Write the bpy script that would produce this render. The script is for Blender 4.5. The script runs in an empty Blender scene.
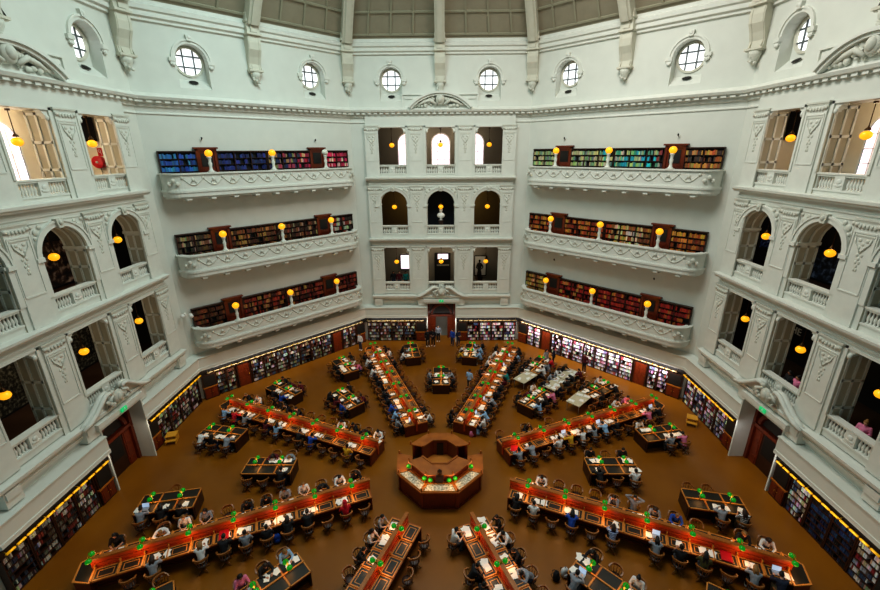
import bpy, math, random
from mathutils import Vector, Matrix, Quaternion
from mathutils.geometry import tessellate_polygon
random.seed(7)
C = bpy.context.scene.collection.objects
PI = math.pi
R_ = math.radians
A = 17.4                      # apothem of the octagonal hall
HW = A * math.tan(PI / 8)     # half width of a face

# ------------------------------------------------------------------ materials
def lin(c):
    return tuple(((x / 12.92) if x <= .04045 else ((x + .055) / 1.055) ** 2.4) for x in c[:3])
def hexc(h):
    return lin([int(h[i:i + 2], 16) / 255 for i in (0, 2, 4)])
def mat(name, col, rough=.6, noise=0, scale=8, col2=None, emit=None, estr=1, metal=0, bump=0, stretch=None, spec=.5, detail=4):
    m = bpy.data.materials.new(name); m.use_nodes = True
    nt = m.node_tree; b = nt.nodes['Principled BSDF']
    c = hexc(col) if isinstance(col, str) else col
    b.inputs['Base Color'].default_value = (*c, 1)
    b.inputs['Roughness'].default_value = rough
    b.inputs['Metallic'].default_value = metal
    b.inputs['Specular IOR Level'].default_value = spec
    if noise or col2 or bump:
        tc = nt.nodes.new('ShaderNodeTexCoord'); mp = nt.nodes.new('ShaderNodeMapping')
        if stretch: mp.inputs['Scale'].default_value = stretch
        n = nt.nodes.new('ShaderNodeTexNoise'); n.inputs['Scale'].default_value = scale; n.inputs['Detail'].default_value = detail
        nt.links.new(tc.outputs['Object'], mp.inputs['Vector']); nt.links.new(mp.outputs['Vector'], n.inputs['Vector'])
        c2 = (hexc(col2) if isinstance(col2, str) else col2) if col2 else tuple(x * (1 - noise) for x in c)
        r = nt.nodes.new('ShaderNodeValToRGB')
        r.color_ramp.elements[0].position = .32; r.color_ramp.elements[1].position = .68
        r.color_ramp.elements[0].color = (*c2, 1); r.color_ramp.elements[1].color = (*c, 1)
        nt.links.new(n.outputs['Fac'], r.inputs['Fac']); nt.links.new(r.outputs['Color'], b.inputs['Base Color'])
        if bump:
            bp = nt.nodes.new('ShaderNodeBump'); bp.inputs['Strength'].default_value = bump
            nt.links.new(n.outputs['Fac'], bp.inputs['Height']); nt.links.new(bp.outputs['Normal'], b.inputs['Normal'])
    if emit:
        b.inputs['Emission Color'].default_value = (*(hexc(emit) if isinstance(emit, str) else emit), 1)
        b.inputs['Emission Strength'].default_value = estr
    return m
M = {}
M['wall'] = mat('wall_plaster', 'd6d8cf', .75, .05, 1.2)
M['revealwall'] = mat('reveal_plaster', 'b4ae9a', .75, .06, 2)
M['stone'] = mat('moulded_plaster', 'dadbd2', .7, .06, 3)
M['relief'] = mat('plaster_relief', 'd0d0c4', .75, .1, 9, bump=.3)
M['floor'] = mat('floor_linoleum', '8a560f', .32, scale=.35, col2='78470b', spec=.4)
M['dome'] = mat('dome_plaster', '98907c', .8, .08, 2)
M['domeridge'] = mat('dome_ridge', '98947f', .8)
M['rib'] = mat('rib_plaster', 'cdcaba', .75, .06, 3)
M['oak'] = mat('oak_wood', 'b06a24', .35, scale=5, col2='8a4a14', stretch=(1, 8, 8))
M['lightoak'] = mat('light_oak', 'c98a3c', .35, scale=6, col2='a8682a', stretch=(1, 8, 8))
M['redwood'] = mat('red_wood', '7a2f12', .35, scale=5, col2='55200c', stretch=(8, 8, 1))
M['darkwood'] = mat('dark_wood', '3a1c0c', .4, scale=6, col2='26120a', stretch=(8, 8, 1))
M['desktop'] = mat('desk_wood', 'a2561c', .35, scale=5, col2='7d3c10', stretch=(8, 1, 8))
M['spine'] = mat('lamplit_spine_wood', 'c8501a', .4, scale=4, col2='b04014', stretch=(8, 1, 8))  # red-orange lamp glow on the spine put into the wood colour
M['crown'] = mat('counter_wood', 'a8601e', .35, scale=2, col2='8e4c16')
M['leather'] = mat('dark_leather', '16160f', .5, .2, 20)
M['black'] = mat('black_paint', '0c0b0a', .6)
M['board'] = mat('black_board', '14120f', .55, .2, 6)
M['brass'] = mat('brass', 'c8982c', .3, metal=.9)
M['glow_brass'] = mat('lit_brass_rail', 'd8a21c', .3, emit='d89a10', estr=.5, metal=.3)
M['dull_brass'] = mat('dull_brass', '94805a', .5, metal=.2)
M['bronze'] = mat('bronze', '4a3218', .4, metal=.8)
M['green'] = mat('green_glass', '0a8a1c', .2, emit='07901a', estr=.4)
M['globe'] = mat('amber_globe', 'f0a81c', .3, emit='f2a41a', estr=1.0)
M['globew'] = mat('white_globe', 'd8d8cc', .3)
M['pane'] = mat('sky_pane', 'ffffff', .2, emit=(.93, .97, 1), estr=.9)
M['panepink'] = mat('lit_pane', 'ffe6ee', .2, emit=(1, .86, .94), estr=1.1)
M['muntin'] = mat('window_bar', '545a5c', .5)
M['cream'] = mat('cream_wall', 'e8e0cc', .8, .05, 2)
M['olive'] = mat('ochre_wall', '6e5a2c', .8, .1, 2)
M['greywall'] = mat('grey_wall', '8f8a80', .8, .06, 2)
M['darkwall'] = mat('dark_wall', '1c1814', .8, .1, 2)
M['navywall'] = mat('navy_wall', '10131e', .7, .1, 3)
M['corfloor'] = mat('corridor_floor', '4a3220', .5, .1, 3)
M['paper'] = mat('paper', 'e8e6e0', .7)
M['silver'] = mat('silver', 'a8aab0', .35, metal=.5)
M['screen'] = mat('screen', 'bcd0e8', .3, emit='b8d0f0', estr=.5)
M['white'] = mat('white_plastic', 'e6e4de', .5)
M['marble'] = mat('marble', 'efece4', .5, .05, 6)
M['red'] = mat('red_paint', 'c01420', .4)
M['chairwood'] = mat('chair_wood', '94602a', .4, scale=6, col2='744218', stretch=(4, 4, 1))
M['chairseat'] = mat('chair_leather', '3a1f14', .5, .2, 12)
M['exit'] = mat('exit_green', '18a060', .4, emit='18b068', estr=.8)
M['vent'] = mat('vent_dark', '1e1a16', .7)
M['display'] = mat('printed_sheet', 'd8dccc', .35, scale=9, col2='3c4a40', detail=8)
M['yellow'] = mat('yellow_wood', 'c8902a', .5)
M['skin'] = mat('skin', 'b98468', .6); M['skin2'] = mat('skin_light', 'd2a288', .6); M['skin3'] = mat('skin_tan', '8a5a40', .6)
M['eye'] = mat('eye_dark', '1a1210', .4)
M['lips'] = mat('lips', '9a5248', .5)
M['shoe'] = mat('shoe_dark', '1c1a1a', .5); M['shoew'] = mat('shoe_white', 'd8d8d8', .5)
for k, h in dict(w='dcdcdc', g='8c929c', k='15151a', b='1c4aa8', n='1a2238', l='8ab0d4', r='c8142a', p='d87a9c', y='d0a020', t='12827e', o='4a4a28', m='5e1420', v='6a4a90').items():
    M['cloth_' + k] = mat('cloth_' + k, h, .85, .12, 14)
def stripes(name, a, b, s):
    m = mat(name, a, .85); nt = m.node_tree
    w = nt.nodes.new('ShaderNodeTexWave'); w.bands_direction = 'Z'; w.inputs['Scale'].default_value = s
    t = nt.nodes.new('ShaderNodeTexCoord'); r = nt.nodes.new('ShaderNodeValToRGB'); r.color_ramp.interpolation = 'CONSTANT'
    r.color_ramp.elements[1].position = .5; r.color_ramp.elements[0].color = (*hexc(a), 1); r.color_ramp.elements[1].color = (*hexc(b), 1)
    nt.links.new(t.outputs['Object'], w.inputs['Vector']); nt.links.new(w.outputs['Fac'], r.inputs['Fac'])
    nt.links.new(r.outputs['Color'], nt.nodes['Principled BSDF'].inputs['Base Color']); return m
M['cloth_s'] = stripes('cloth_striped', '2a3a78', 'b8c4dc', 5)
M['cloth_z'] = stripes('cloth_stripe_black', '101014', 'd8d8d8', 4)
COLN = dict(w='white', g='grey', k='black', b='blue', n='navy', l='light blue', r='red', p='pink', y='yellow', t='teal', o='olive', m='maroon', s='blue striped', z='black-white striped', v='purple')
for k, h in dict(black='0e0b0a', brown='2c1a10', fair='8a6434', grey='8a8680').items(): M['hair_' + k] = mat('hair_' + k, h, .6, .25, 30)
for k, h in dict(denim='26344e', dark='17171c', khaki='6a5a40', grey='4c4e54').items(): M['trs_' + k] = mat('trousers_' + k, h, .85, .1, 16)
# books: colour per face from an attribute
bm_ = mat('book_cloth', 'ffffff', .6); nt = bm_.node_tree; at_ = nt.nodes.new('ShaderNodeAttribute'); at_.attribute_name = 'Col'
nt.links.new(at_.outputs['Color'], nt.nodes['Principled BSDF'].inputs['Base Color']); M['books'] = bm_
def mural(name, c1, c2, c3, scale, thr=.5):
    m = mat(name, c1, .7); nt = m.node_tree
    t = nt.nodes.new('ShaderNodeTexCoord'); v = nt.nodes.new('ShaderNodeTexVoronoi'); v.inputs['Scale'].default_value = scale
    n = nt.nodes.new('ShaderNodeTexNoise'); n.inputs['Scale'].default_value = scale * 1.3; n.inputs['Detail'].default_value = 6
    r = nt.nodes.new('ShaderNodeValToRGB'); e = r.color_ramp.elements; e[0].position = thr - .08; e[1].position = thr + .15
    e[0].color = (*hexc(c1), 1); e[1].color = (*hexc(c2), 1); x = e.new(thr + .02); x.color = (*hexc(c3), 1)
    nt.links.new(t.outputs['Object'], v.inputs['Vector']); nt.links.new(t.outputs['Object'], n.inputs['Vector'])
    nt.links.new(n.outputs['Fac'], r.inputs['Fac']); nt.links.new(r.outputs['Color'], nt.nodes['Principled BSDF'].inputs['Base Color']); return m
M['mural_a'] = mural('mural_brown', '1a120e', 'b89c88', '4a3428', 2.2)
M['mural_b'] = mural('mural_grey', '1e1c16', '8a8470', '403e34', 5)
M['mural_c'] = mural('mural_blue', '14161e', '7080a0', '2c3448', 2.6)
M['mural_d'] = mural('poster_blue', '141c40', '8aa4e0', '2c4aa0', 5)

# ------------------------------------------------------------------ mesh builder
class MB:
    def __init__(s): s.v = []; s.f = []; s.m = []; s.c = []; s.sm = []
    def add(s, vs, fs, mi=0, col=None, smooth=False):
        o = len(s.v); s.v += [tuple(v) for v in vs]
        for f in fs: s.f.append(tuple(o + i for i in f)); s.m.append(mi); s.c.append(col); s.sm.append(smooth)
        return s
    def box(s, x0, x1, y0, y1, z0, z1, mi=0, col=None):
        return s.add([(x0, y0, z0), (x1, y0, z0), (x1, y1, z0), (x0, y1, z0), (x0, y0, z1), (x1, y0, z1), (x1, y1, z1), (x0, y1, z1)],
                     [(0, 3, 2, 1), (4, 5, 6, 7), (0, 1, 5, 4), (1, 2, 6, 5), (2, 3, 7, 6), (3, 0, 4, 7)], mi, col)
    def obox(s, c, sx, sy, sz, mtx, mi=0, col=None):
        vs = [mtx @ Vector((x * sx / 2, y * sy / 2, z * sz / 2)) + Vector(c) for x, y, z in ((-1, -1, -1), (1, -1, -1), (1, 1, -1), (-1, 1, -1), (-1, -1, 1), (1, -1, 1), (1, 1, 1), (-1, 1, 1))]
        return s.add(vs, [(0, 3, 2, 1), (4, 5, 6, 7), (0, 1, 5, 4), (1, 2, 6, 5), (2, 3, 7, 6), (3, 0, 4, 7)], mi, col)
    def prism(s, poly, z0, z1, mi=0, f=lambda x, y, z: (x, y, z)):   # poly in xy, extruded in z, mapped by f
        n = len(poly)
        vs = [f(x, y, z0) for x, y in poly] + [f(x, y, z1) for x, y in poly]
        fs = [tuple(range(n))[::-1], tuple(range(n, 2 * n))] + [(i, (i + 1) % n, n + (i + 1) % n, n + i) for i in range(n)]
        return s.add(vs, fs, mi)
    def loft(s, rings, mi=0, smooth=True, closed=True, caps=True):
        n = len(rings[0]); vs = [p for r in rings for p in r]; fs = []
        for k in range(len(rings) - 1):
            for i in range(n if closed else n - 1):
                j = (i + 1) % n; fs.append((k * n + i, k * n + j, (k + 1) * n + j, (k + 1) * n + i))
        if caps and closed: fs += [tuple(range(n))[::-1], tuple((len(rings) - 1) * n + i for i in range(n))]
        return s.add(vs, fs, mi, None, smooth)
    def lathe(s, prof, c=(0, 0, 0), n=12, mi=0, smooth=True, ax=None):
        rings = []
        for r, z in prof:
            ring = []
            for i in range(n):
                p = Vector((r * math.cos(2 * PI * i / n), r * math.sin(2 * PI * i / n), z))
                if ax is not None: p = ax @ p
                ring.append(p + Vector(c))
            rings.append(ring)
        return s.loft(rings, mi, smooth)
    def tube(s, pts, rad, n=6, mi=0):
        pts = [Vector(p) for p in pts]; rings = []
        for i, p in enumerate(pts):
            d = (pts[min(i + 1, len(pts) - 1)] - pts[max(i - 1, 0)]).normalized()
            u = d.cross(Vector((0, 0, 1)))
            if u.length < .05: u = d.cross(Vector((1, 0, 0)))
            u.normalize(); w = u.cross(d); r = rad[i] if isinstance(rad, (list, tuple)) else rad
            rings.append([p + u * r * math.cos(2 * PI * k / n) + w * r * math.sin(2 * PI * k / n) for k in range(n)])
        return s.loft(rings, mi)
    def ell(s, c, rx, ry, rz, mi=0, n=10, m=6, mtx=None):
        rings = []
        for j in range(m + 1):
            t = PI * j / m; t = min(max(t, .02), PI - .02); ring = []
            for i in range(n):
                p = Vector((rx * math.sin(t) * math.cos(2 * PI * i / n), ry * math.sin(t) * math.sin(2 * PI * i / n), -rz * math.cos(t)))
                if mtx is not None: p = mtx @ p
                ring.append(p + Vector(c))
            rings.append(ring)
        return s.loft(rings, mi)
    def mesh(s, name, mats):
        me = bpy.data.meshes.new(name); me.from_pydata(s.v, [], s.f)
        for m in mats: me.materials.append(m)
        me.polygons.foreach_set('material_index', s.m); me.polygons.foreach_set('use_smooth', s.sm)
        if any(c is not None for c in s.c):
            a = me.color_attributes.new('Col', 'FLOAT_COLOR', 'CORNER'); buf = []
            for f, c in zip(s.f, s.c): buf += [*(c or (1, 1, 1)), 1] * len(f)
            a.data.foreach_set('color', buf)
        me.update(); return me
    def build(s, name, mats, parent=None):
        mats = [M[x] if isinstance(x, str) else x for x in (mats if isinstance(mats, (list, tuple)) else [mats])]
        return link(name, s.mesh(name, mats), parent)
def link(name, me, parent=None):
    o = bpy.data.objects.new(name, me); C.link(o)
    if parent is not None: o.parent = parent
    return o
def tag(o, label=None, cat=None, group=None, kind=None):
    if label: o['label'] = label
    if cat: o['category'] = cat
    if group: o['group'] = group
    if kind: o['kind'] = kind
    return o
def empty(name, loc=(0, 0, 0), rz=0, label=None, cat=None, group=None, kind=None):
    o = bpy.data.objects.new(name, None); C.link(o); o.location = loc; o.rotation_euler = (0, 0, rz); o.empty_display_size = .1
    return tag(o, label, cat, group, kind)
KIDS = {}
def kids(o):
    return [c for c in o.children]
def dup(root, loc, rz=0, label=None, group=None, mats=None):
    ks = KIDS.get(root.name)
    if ks is None: ks = KIDS[root.name] = [(c, list(c.children)) for c in root.children]
    r = root.copy(); C.link(r); r.location = loc; r.rotation_euler = (0, 0, rz)
    if label: r['label'] = label
    if group: r['group'] = group
    for c, gs in ks:
        d = c.copy(); C.link(d); d.parent = r
        setmat(d, mats)
        for g in gs:
            e = g.copy(); C.link(e); e.parent = d; setmat(e, mats)
    return r
def setmat(o, mats):
    if not mats: return
    k = o.name.split('.')[0]
    if k in mats:
        o.material_slots[0].link = 'OBJECT'; o.material_slots[0].material = M[mats[k]]
protos = []
def park(o):          # a source object that is moved to its first real place by spawn
    protos.append(o); o['_free'] = 1; return o
def spawn(p, loc, rz=0, label=None, group=None, mats=None):
    if p.get('_free'):
        if p.name not in KIDS: KIDS[p.name] = [(c, list(c.children)) for c in p.children]
        del p['_free']
        p.location = loc; p.rotation_euler = (0, 0, rz)
        if label: p['label'] = label
        if group: p['group'] = group
        for c, gs in KIDS[p.name]:
            setmat(c, mats)
            for g in gs: setmat(g, mats)
        return p
    return dup(p, loc, rz, label, group, mats)
def face_pt(rot, u, y, z=0):       # a point of a face's own frame (u along the wall, y outward) in the world
    c, s = math.cos(rot), math.sin(rot); return (u * c - y * s, u * s + y * c, z)

# ------------------------------------------------------------------ camera
cam = bpy.data.cameras.new('camera'); co = bpy.data.objects.new('camera', cam); C.link(co)
pitch, roll, yaw = .335, -.0074, -.0108
F = Vector((math.sin(yaw) * math.cos(pitch), math.cos(yaw) * math.cos(pitch), -math.sin(pitch)))
rr = Vector((math.cos(yaw), -math.sin(yaw), 0)); uu = rr.cross(F)
Rv = rr * math.cos(roll) + uu * math.sin(roll); Uv = -rr * math.sin(roll) + uu * math.cos(roll)
CAM = Vector((.2644, -18.7354, 17.21)); FPX = 417.9614
mw = Matrix((Rv, Uv, -F)).transposed().to_4x4(); mw.translation = CAM
co.matrix_world = mw; cam.sensor_width = 36; cam.lens = 36 * FPX / 880; cam.shift_y = 1.9834 / 880; cam.clip_end = 300; cam.clip_start = .05
bpy.context.scene.camera = co
def project(p):
    d = Vector(p) - CAM; z = d.dot(F)
    if z < .1: return None
    return 440 + FPX * d.dot(Rv) / z, 296.9834 - FPX * d.dot(Uv) / z, z
def in_frame(p, mrg=0):
    q = project(p); return q is not None and -mrg < q[0] < 880 + mrg and -mrg < q[1] < 590 + mrg

FACES = {'back': 0, 'left': PI / 2, 'right': -PI / 2, 'back_left': PI / 4, 'back_right': -PI / 4}
def rect(x0, x1, z0, z1): return [(x0, z0), (x1, z0), (x1, z1), (x0, z1)]
def arch(x, w, z0, zs, n=14):
    return [(x - w, z0), (x + w, z0)] + [(x + w * math.cos(PI * i / n), zs + w * math.sin(PI * i / n)) for i in range(n + 1)]
def plate(mb, outer, holes, y, mi=0):
    pl = [[Vector((a, b, 0)) for a, b in outer]] + [[Vector((a, b, 0)) for a, b in h] for h in holes]
    flat = [p for l in pl for p in l]
    mb.add([(p.x, y, p.y) for p in flat], tessellate_polygon(pl), mi)
def reveal(mb, poly, y0, y1, mi=0):
    n = len(poly); mb.add([(a, y0, b) for a, b in poly] + [(a, y1, b) for a, b in poly], [(i, (i + 1) % n, n + (i + 1) % n, n + i) for i in range(n)], mi)

BAYS = (-4.0, 0, 4.0); OW = 1.2
BY = 17.2
LV = [4.95, 10.1, 15.2]       # storey floors behind the arcades
RAIL = [6.1, 11.2, 16.2]
OC_Z, OC_R = 22.5, .82
OCS = {'back': (-3.85, 3.85), 'back_left': (-3.72, 4.3), 'back_right': (-4.3, 3.68), 'left': (-3.8, 4.8), 'right': (-4.8, 3.8)}
def openings(k):
    return [rect(x - OW, x + OW, 4.95, 9.3) if k == 0 else arch(x, OW, 10.1, 12.95) if k == 1 else rect(x - OW, x + OW, 15.2, 19.05) for x in BAYS]
def niche(x): return arch(x, .88, 20.95, OC_Z)

# ---- shared meshes of the arcade faces
def upper_wall(mb, face):
    ua, ub_ = OCS[face]; hs = [niche(ua), niche(ub_)]
    plate(mb, rect(-HW, HW, 20, 25.4), hs, A)
    for x, h in ((ua, hs[0]), (ub_, hs[1])):
        reveal(mb, h, A, A + .65)
        circ = [(x + OC_R * math.cos(2 * PI * i / 24), OC_Z + OC_R * math.sin(2 * PI * i / 24)) for i in range(24)]
        plate(mb, rect(x - 1, x + 1, 20.8, 23.5), [circ], A + .65)
        # sloping sill under the round window
        mb.add([(x - .88, A, 20.95), (x + .88, A, 20.95), (x + .88, A + .65, 21.5), (x - .88, A + .65, 21.5)], [(0, 1, 2, 3)])
def arcade_plate(mb):
    Q = lambda x0, x1, z0, z1: mb.add([(x0, BY, z0), (x1, BY, z0), (x1, BY, z1), (x0, BY, z1)], [(0, 1, 2, 3)])
    zb = [4.2, 9.7, 14.7, 20]
    for k in range(3):
        xs = [-6] + [e for x in BAYS for e in (x - OW, x + OW)] + [6]
        for i in range(0, 8, 2): Q(xs[i], xs[i + 1], zb[k], zb[k + 1])
        for x in BAYS:
            Q(x - OW, x + OW, zb[k], LV[k] if k else 4.95)
            if k == 1:
                n = 14; pts = [(x + OW * math.cos(PI * i / n), 12.95 + OW * math.sin(PI * i / n)) for i in range(n + 1)]
                for (a, b), (c, d) in zip(pts, pts[1:]): mb.add([(c, BY, d), (a, BY, b), (a, BY, zb[2]), (c, BY, zb[2])], [(0, 1, 2, 3)])
            else: Q(x - OW, x + OW, 9.3 if k == 0 else 19.05, zb[k + 1])
def arcade_wall(face):
    mb = MB()
    upper_wall(mb, face)
    for s in (-1, 1):
        plate(mb, rect(*sorted((s * 6, s * HW)), -.3, 20), [], A)
    plate(mb, rect(-6, -1.3, -.3, 4.2), [], A); plate(mb, rect(1.3, 6, -.3, 4.2), [], A)
    reveal(mb, rect(-1.3, 1.3, -.3, 4.2), A - .02, A + .55)
    hs = [h for k in range(3) for h in openings(k)]
    arcade_plate(mb)
    mb.add([(-6, BY, 4.2), (-6, A, 4.2), (-6, A, 20), (-6, BY, 20)], [(0, 1, 2, 3)]); mb.add([(6, BY, 4.2), (6, A, 4.2), (6, A, 20), (6, BY, 20)], [(0, 1, 2, 3)])
    mb.add([(-6, BY, 4.2), (6, BY, 4.2), (6, A, 4.2), (-6, A, 4.2)], [(0, 1, 2, 3)])
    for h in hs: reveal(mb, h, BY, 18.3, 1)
    return mb
def jamb_panels():
    mb = MB()
    for k in range(3):
        z0, z1 = (LV[k] + .1, (9.2, 12.85, 18.95)[k]); n = 3
        for x in BAYS:
            for s in (-1, 1):
                xa, xb = sorted((x + s * OW, x + s * (OW - .045)))
                for y in (17.28, 17.72, 18.16): mb.box(xa, xb, y, y + .1, z0, z1)
                for i in range(n + 1):
                    z = z0 + (z1 - z0 - .12) * i / n; mb.box(xa, xb, 17.29, 18.25, z, z + .12)
            if k == 1:
                for y in (17.28, 17.72, 18.16):
                    n2 = 12
                    for i in range(n2):
                        a0, a1 = PI * i / n2, PI * (i + 1) / n2
                        pr = [(OW * math.cos(a0), OW * math.sin(a0)), (OW * math.cos(a1), OW * math.sin(a1)), ((OW - .05) * math.cos(a1), (OW - .05) * math.sin(a1)), ((OW - .05) * math.cos(a0), (OW - .05) * math.sin(a0))]
                        mb.prism(pr, y, y + .1, 0, lambda a, b, c: (x + a, c, 12.95 + b))
                for s in (-1, 1):
                    xa, xb = sorted((x + s * OW, x + s * (OW - .09))); mb.box(xa, xb, BY - .04, 18.3, 12.84, 12.98)
    return mb
def profile_run(mb, prof, u0, u1, miter=False, mi=0):
    # profile [(y, z)] swept along u; with miter the ends follow the corner of the octagon
    rings = []
    for u, s in ((u0, -1), (u1, 1)):
        rings.append([((s * y * math.tan(PI / 8)) if miter else u, y, z) for y, z in prof])
    n = len(prof)
    mb.add(rings[0] + rings[1], [tuple(range(n)), tuple(range(n, 2 * n))[::-1]] + [(i, n + i, n + (i + 1) % n, (i + 1) % n) for i in range(n)], mi)
def cornice(u=None):
    mb = MB()
    profile_run(mb, [(A, 19.75), (A - .12, 19.8), (A - .14, 19.98), (A - .3, 20.02), (A - .3, 20.1), (A - .48, 20.16), (A - .55, 20.3), (A - .3, 20.36), (A - .12, 20.5), (A, 20.55)], 0, 0, True)
    profile_run(mb, [(A, 19.38), (A - .07, 19.4), (A - .07, 19.46), (A, 19.5)], 0, 0, True)
    n = 31
    for i in range(n):
        x = -6.95 + 13.9 * i / (n - 1); mb.box(x - .14, x + .14, A - .4, A - .14, 20.0, 20.12)
    return mb
def top_cornice():
    mb = MB()
    profile_run(mb, [(A, 24.15), (A - .15, 24.2), (A - .15, 24.32), (A - .3, 24.4), (A - .3, 24.62), (A - .42, 24.7), (A - .45, 24.9), (A - .3, 25.0), (A - .3, 25.25), (A, 25.4)], 0, 0, True)
    return mb
def ledge(k):
    mb = MB(); z = LV[k]
    if k == 0: pr = [(A, 4.62), (16.98, 4.66), (16.95, 4.72), (16.86, 4.78), (16.84, 4.93), (A, 5.0)]
    else: pr = [(A, z - .27), (16.98, z - .24), (16.95, z - .16), (16.84, z - .1), (16.82, z + .02), (A, z + .06)]
    profile_run(mb, pr, -6.2, 6.2)
    zz = z - .27 if k else 4.62
    profile_run(mb, [(BY, zz - .3), (BY - .05, zz - .28), (BY - .05, zz - .22), (BY, zz - .2)], -6.02, 6.02)
    if k == 0:
        for x in (-5.7, -1.75, 1.75, 5.7): mb.box(x - .35, x + .35, 16.98, A, 3.95, 4.64); mb.box(x - .3, x + .3, 16.92, A, 4.3, 4.64)
    return mb
def pilaster(k):
    mb = MB(); z0 = RAIL[k] - 1.05; z1 = (9.42, 14.55, 19.2)[k]
    w = .55
    mb.box(-w, w, BY - .07, BY, z0, z1)
    for s in (-1, 1): mb.box(s * w * .86 - .03, s * w * .86 + .03, BY - .1, BY - .06, RAIL[k] + .35, z1 - .55)
    mb.box(-w * .86, w * .86, BY - .1, BY - .06, RAIL[k] + .3, RAIL[k] + .36); mb.box(-w * .86, w * .86, BY - .1, BY - .06, z1 - .58, z1 - .52)
    return mb, z1
def capital():
    mb = MB(); mb.box(-.62, .62, BY - .12, BY, -.08, 0); mb.box(-.57, .57, BY - .09, BY, -.14, -.08)
    for s in (-1, 1):
        mb.lathe([(.1, -.04), (.1, .04)], (s * .46, BY - .08, -.26), 10, 0, True, Matrix.Rotation(PI / 2, 3, 'X'))
    for i in range(5): mb.ell((-.32 + .16 * i, BY - .1, -.32), .07, .04, .1, 0, 8, 4)
    return mb
def ornament():
    mb = MB(); rnd = random.Random(3)
    for i in range(9):
        w = .26 * (1 - i / 11); z = -i * .15
        for s in ((-1, 1) if i % 2 == 0 else (0,)):
            mb.ell((s * w * .6, BY - .07, z), .09 - .005 * i, .03, .085, 0, 8, 4)
    for s in (-1, 1): mb.tube([(s * .34, BY - .09, .1), (s * .3, BY - .1, -.12), (s * .14, BY - .1, -.3), (0, BY - .1, -.5)], .022)
    mb.box(-.42, .42, BY - .1, BY - .06, .16, .21)
    return mb
def spandrels():
    mb = MB()
    for x in BAYS:
        for s in (-1, 1):
            for px, pz, r in ((1.12, 14.05, .16), (.92, 14.25, .11), (1.22, 13.8, .1), (1.3, 14.3, .09)):
                mb.ell((x + s * px, BY - .02, pz), r, .05, r, 0, 8, 4)
            mb.tube([(x + s * 1.38, BY - .01, 13.4), (x + s * 1.38, BY - .01, 14.42), (x + s * .4, BY - .01, 14.42)], .025, 5)
    return mb
def archivolt():
    mb = MB(); n = 16
    for r0, r1, d in ((OW, OW + .26, .085), (OW + .2, OW + .28, .135)):
        for i in range(n):
            a0, a1 = PI * i / n, PI * (i + 1) / n
            mb.prism([(r0 * math.cos(a0), r0 * math.sin(a0)), (r1 * math.cos(a0), r1 * math.sin(a0)), (r1 * math.cos(a1), r1 * math.sin(a1)), (r0 * math.cos(a1), r0 * math.sin(a1))], BY - d, BY, 0, lambda a, b, c: (a, c, 12.95 + b))
    for s in (-1, 1):
        xa, xb = sorted((s * (OW - .02), s * (OW + .34))); mb.box(xa, xb, BY - .14, BY, 12.8, 12.98)
        xa, xb = sorted((s * OW, s * (OW + .25))); mb.box(xa, xb, BY - .05, BY, 11.2, 12.8)
    return mb
def keystone():
    mb = MB(); mb.prism([(-.12, 0), (.12, 0), (.2, .42), (-.2, .42)], BY - .2, BY, 0, lambda a, b, c: (a, c, 14.08 + b))
    mb.ell((0, BY - .2, 14.32), .1, .07, .14, 0, 8, 4); return mb
def rect_frame(k):
    mb = MB(); z1 = (9.3, 0, 19.05)[k]
    for s in (-1, 1):
        xa, xb = sorted((s * OW, s * (OW + .12))); mb.box(xa, xb, BY - .05, BY, RAIL[k], z1 + .12)
        # corner bracket under the lintel
        for i in range(5):
            t = .34 - .07 * i
            xa, xb = sorted((s * OW, s * (OW - t))); mb.box(xa, xb, BY + .02, BY + .3, z1 - .07 * (i + 1), z1 - .07 * i)
        mb.ell((s * (OW - .1), BY + .02, z1 - .3), .1, .08, .14, 0, 8, 4)
    mb.box(-OW - .12, OW + .12, BY - .05, BY, z1, z1 + .12)
    return mb
def blobs(mb, n, fx, y, rnd):
    for i in range(n):
        x, z, r = fx(i, rnd); mb.ell((x, y - .06, z), r, .1, r * rnd.uniform(.7, 1.1), 0, 8, 5)
def top_pediment():
    mb = MB(); rnd = random.Random(5); n = 14
    w, h = 2.4, 1.05; Rr = (w * w + h * h) / (2 * h); a0 = math.asin(w / Rr); cz = 20.45 + h - Rr
    for (dr, d) in ((.0, .5), (.14, .62)):
        for i in range(n):
            t0, t1 = -a0 + 2 * a0 * i / n, -a0 + 2 * a0 * (i + 1) / n
            p = [((Rr + dr) * math.sin(t0), (Rr + dr) * math.cos(t0)), ((Rr + dr) * math.sin(t1), (Rr + dr) * math.cos(t1)), ((Rr + dr - .16) * math.sin(t1), (Rr + dr - .16) * math.cos(t1)), ((Rr + dr - .16) * math.sin(t0), (Rr + dr - .16) * math.cos(t0))]
            mb.prism(p, A - d, A, 0, lambda a, b, c: (a, c, cz + b))
    mb.box(-2.4, 2.4, A - .15, A, 20.4, 20.75)
    mb.box(-3, 3, A - .12, A, 21.4, 21.5); mb.box(-3, -2.9, A - .1, A, 20.5, 21.4); mb.box(2.9, 3, A - .1, A, 20.5, 21.4)
    for s in (-1, 1):
        mb.box(*sorted((s * 2.8, s * 2.2)), A - .08, A, 21.1, 21.3)
    return mb
def top_tympanum():
    mb = MB(); rnd = random.Random(5)
    blobs(mb, 46, lambda i, r: ((lambda x: (x, 20.55 + r.random() * .75 * (1 - (x / 2.3) ** 2), r.uniform(.08, .17)))(r.uniform(-2, 2))), A - .2, rnd)
    mb.ell((0, A - .35, 21.05), .36, .2, .42, 0, 12, 8); mb.ell((0, A - .45, 21.05), .24, .2, .28, 0, 12, 8)
    for s in (-1, 1): mb.tube([(s * .3, A - .35, 20.7), (s * .8, A - .35, 21.0), (s * 1.3, A - .33, 20.85), (s * 1.8, A - .3, 20.6)], [.1, .14, .12, .06])
    return mb
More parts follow.
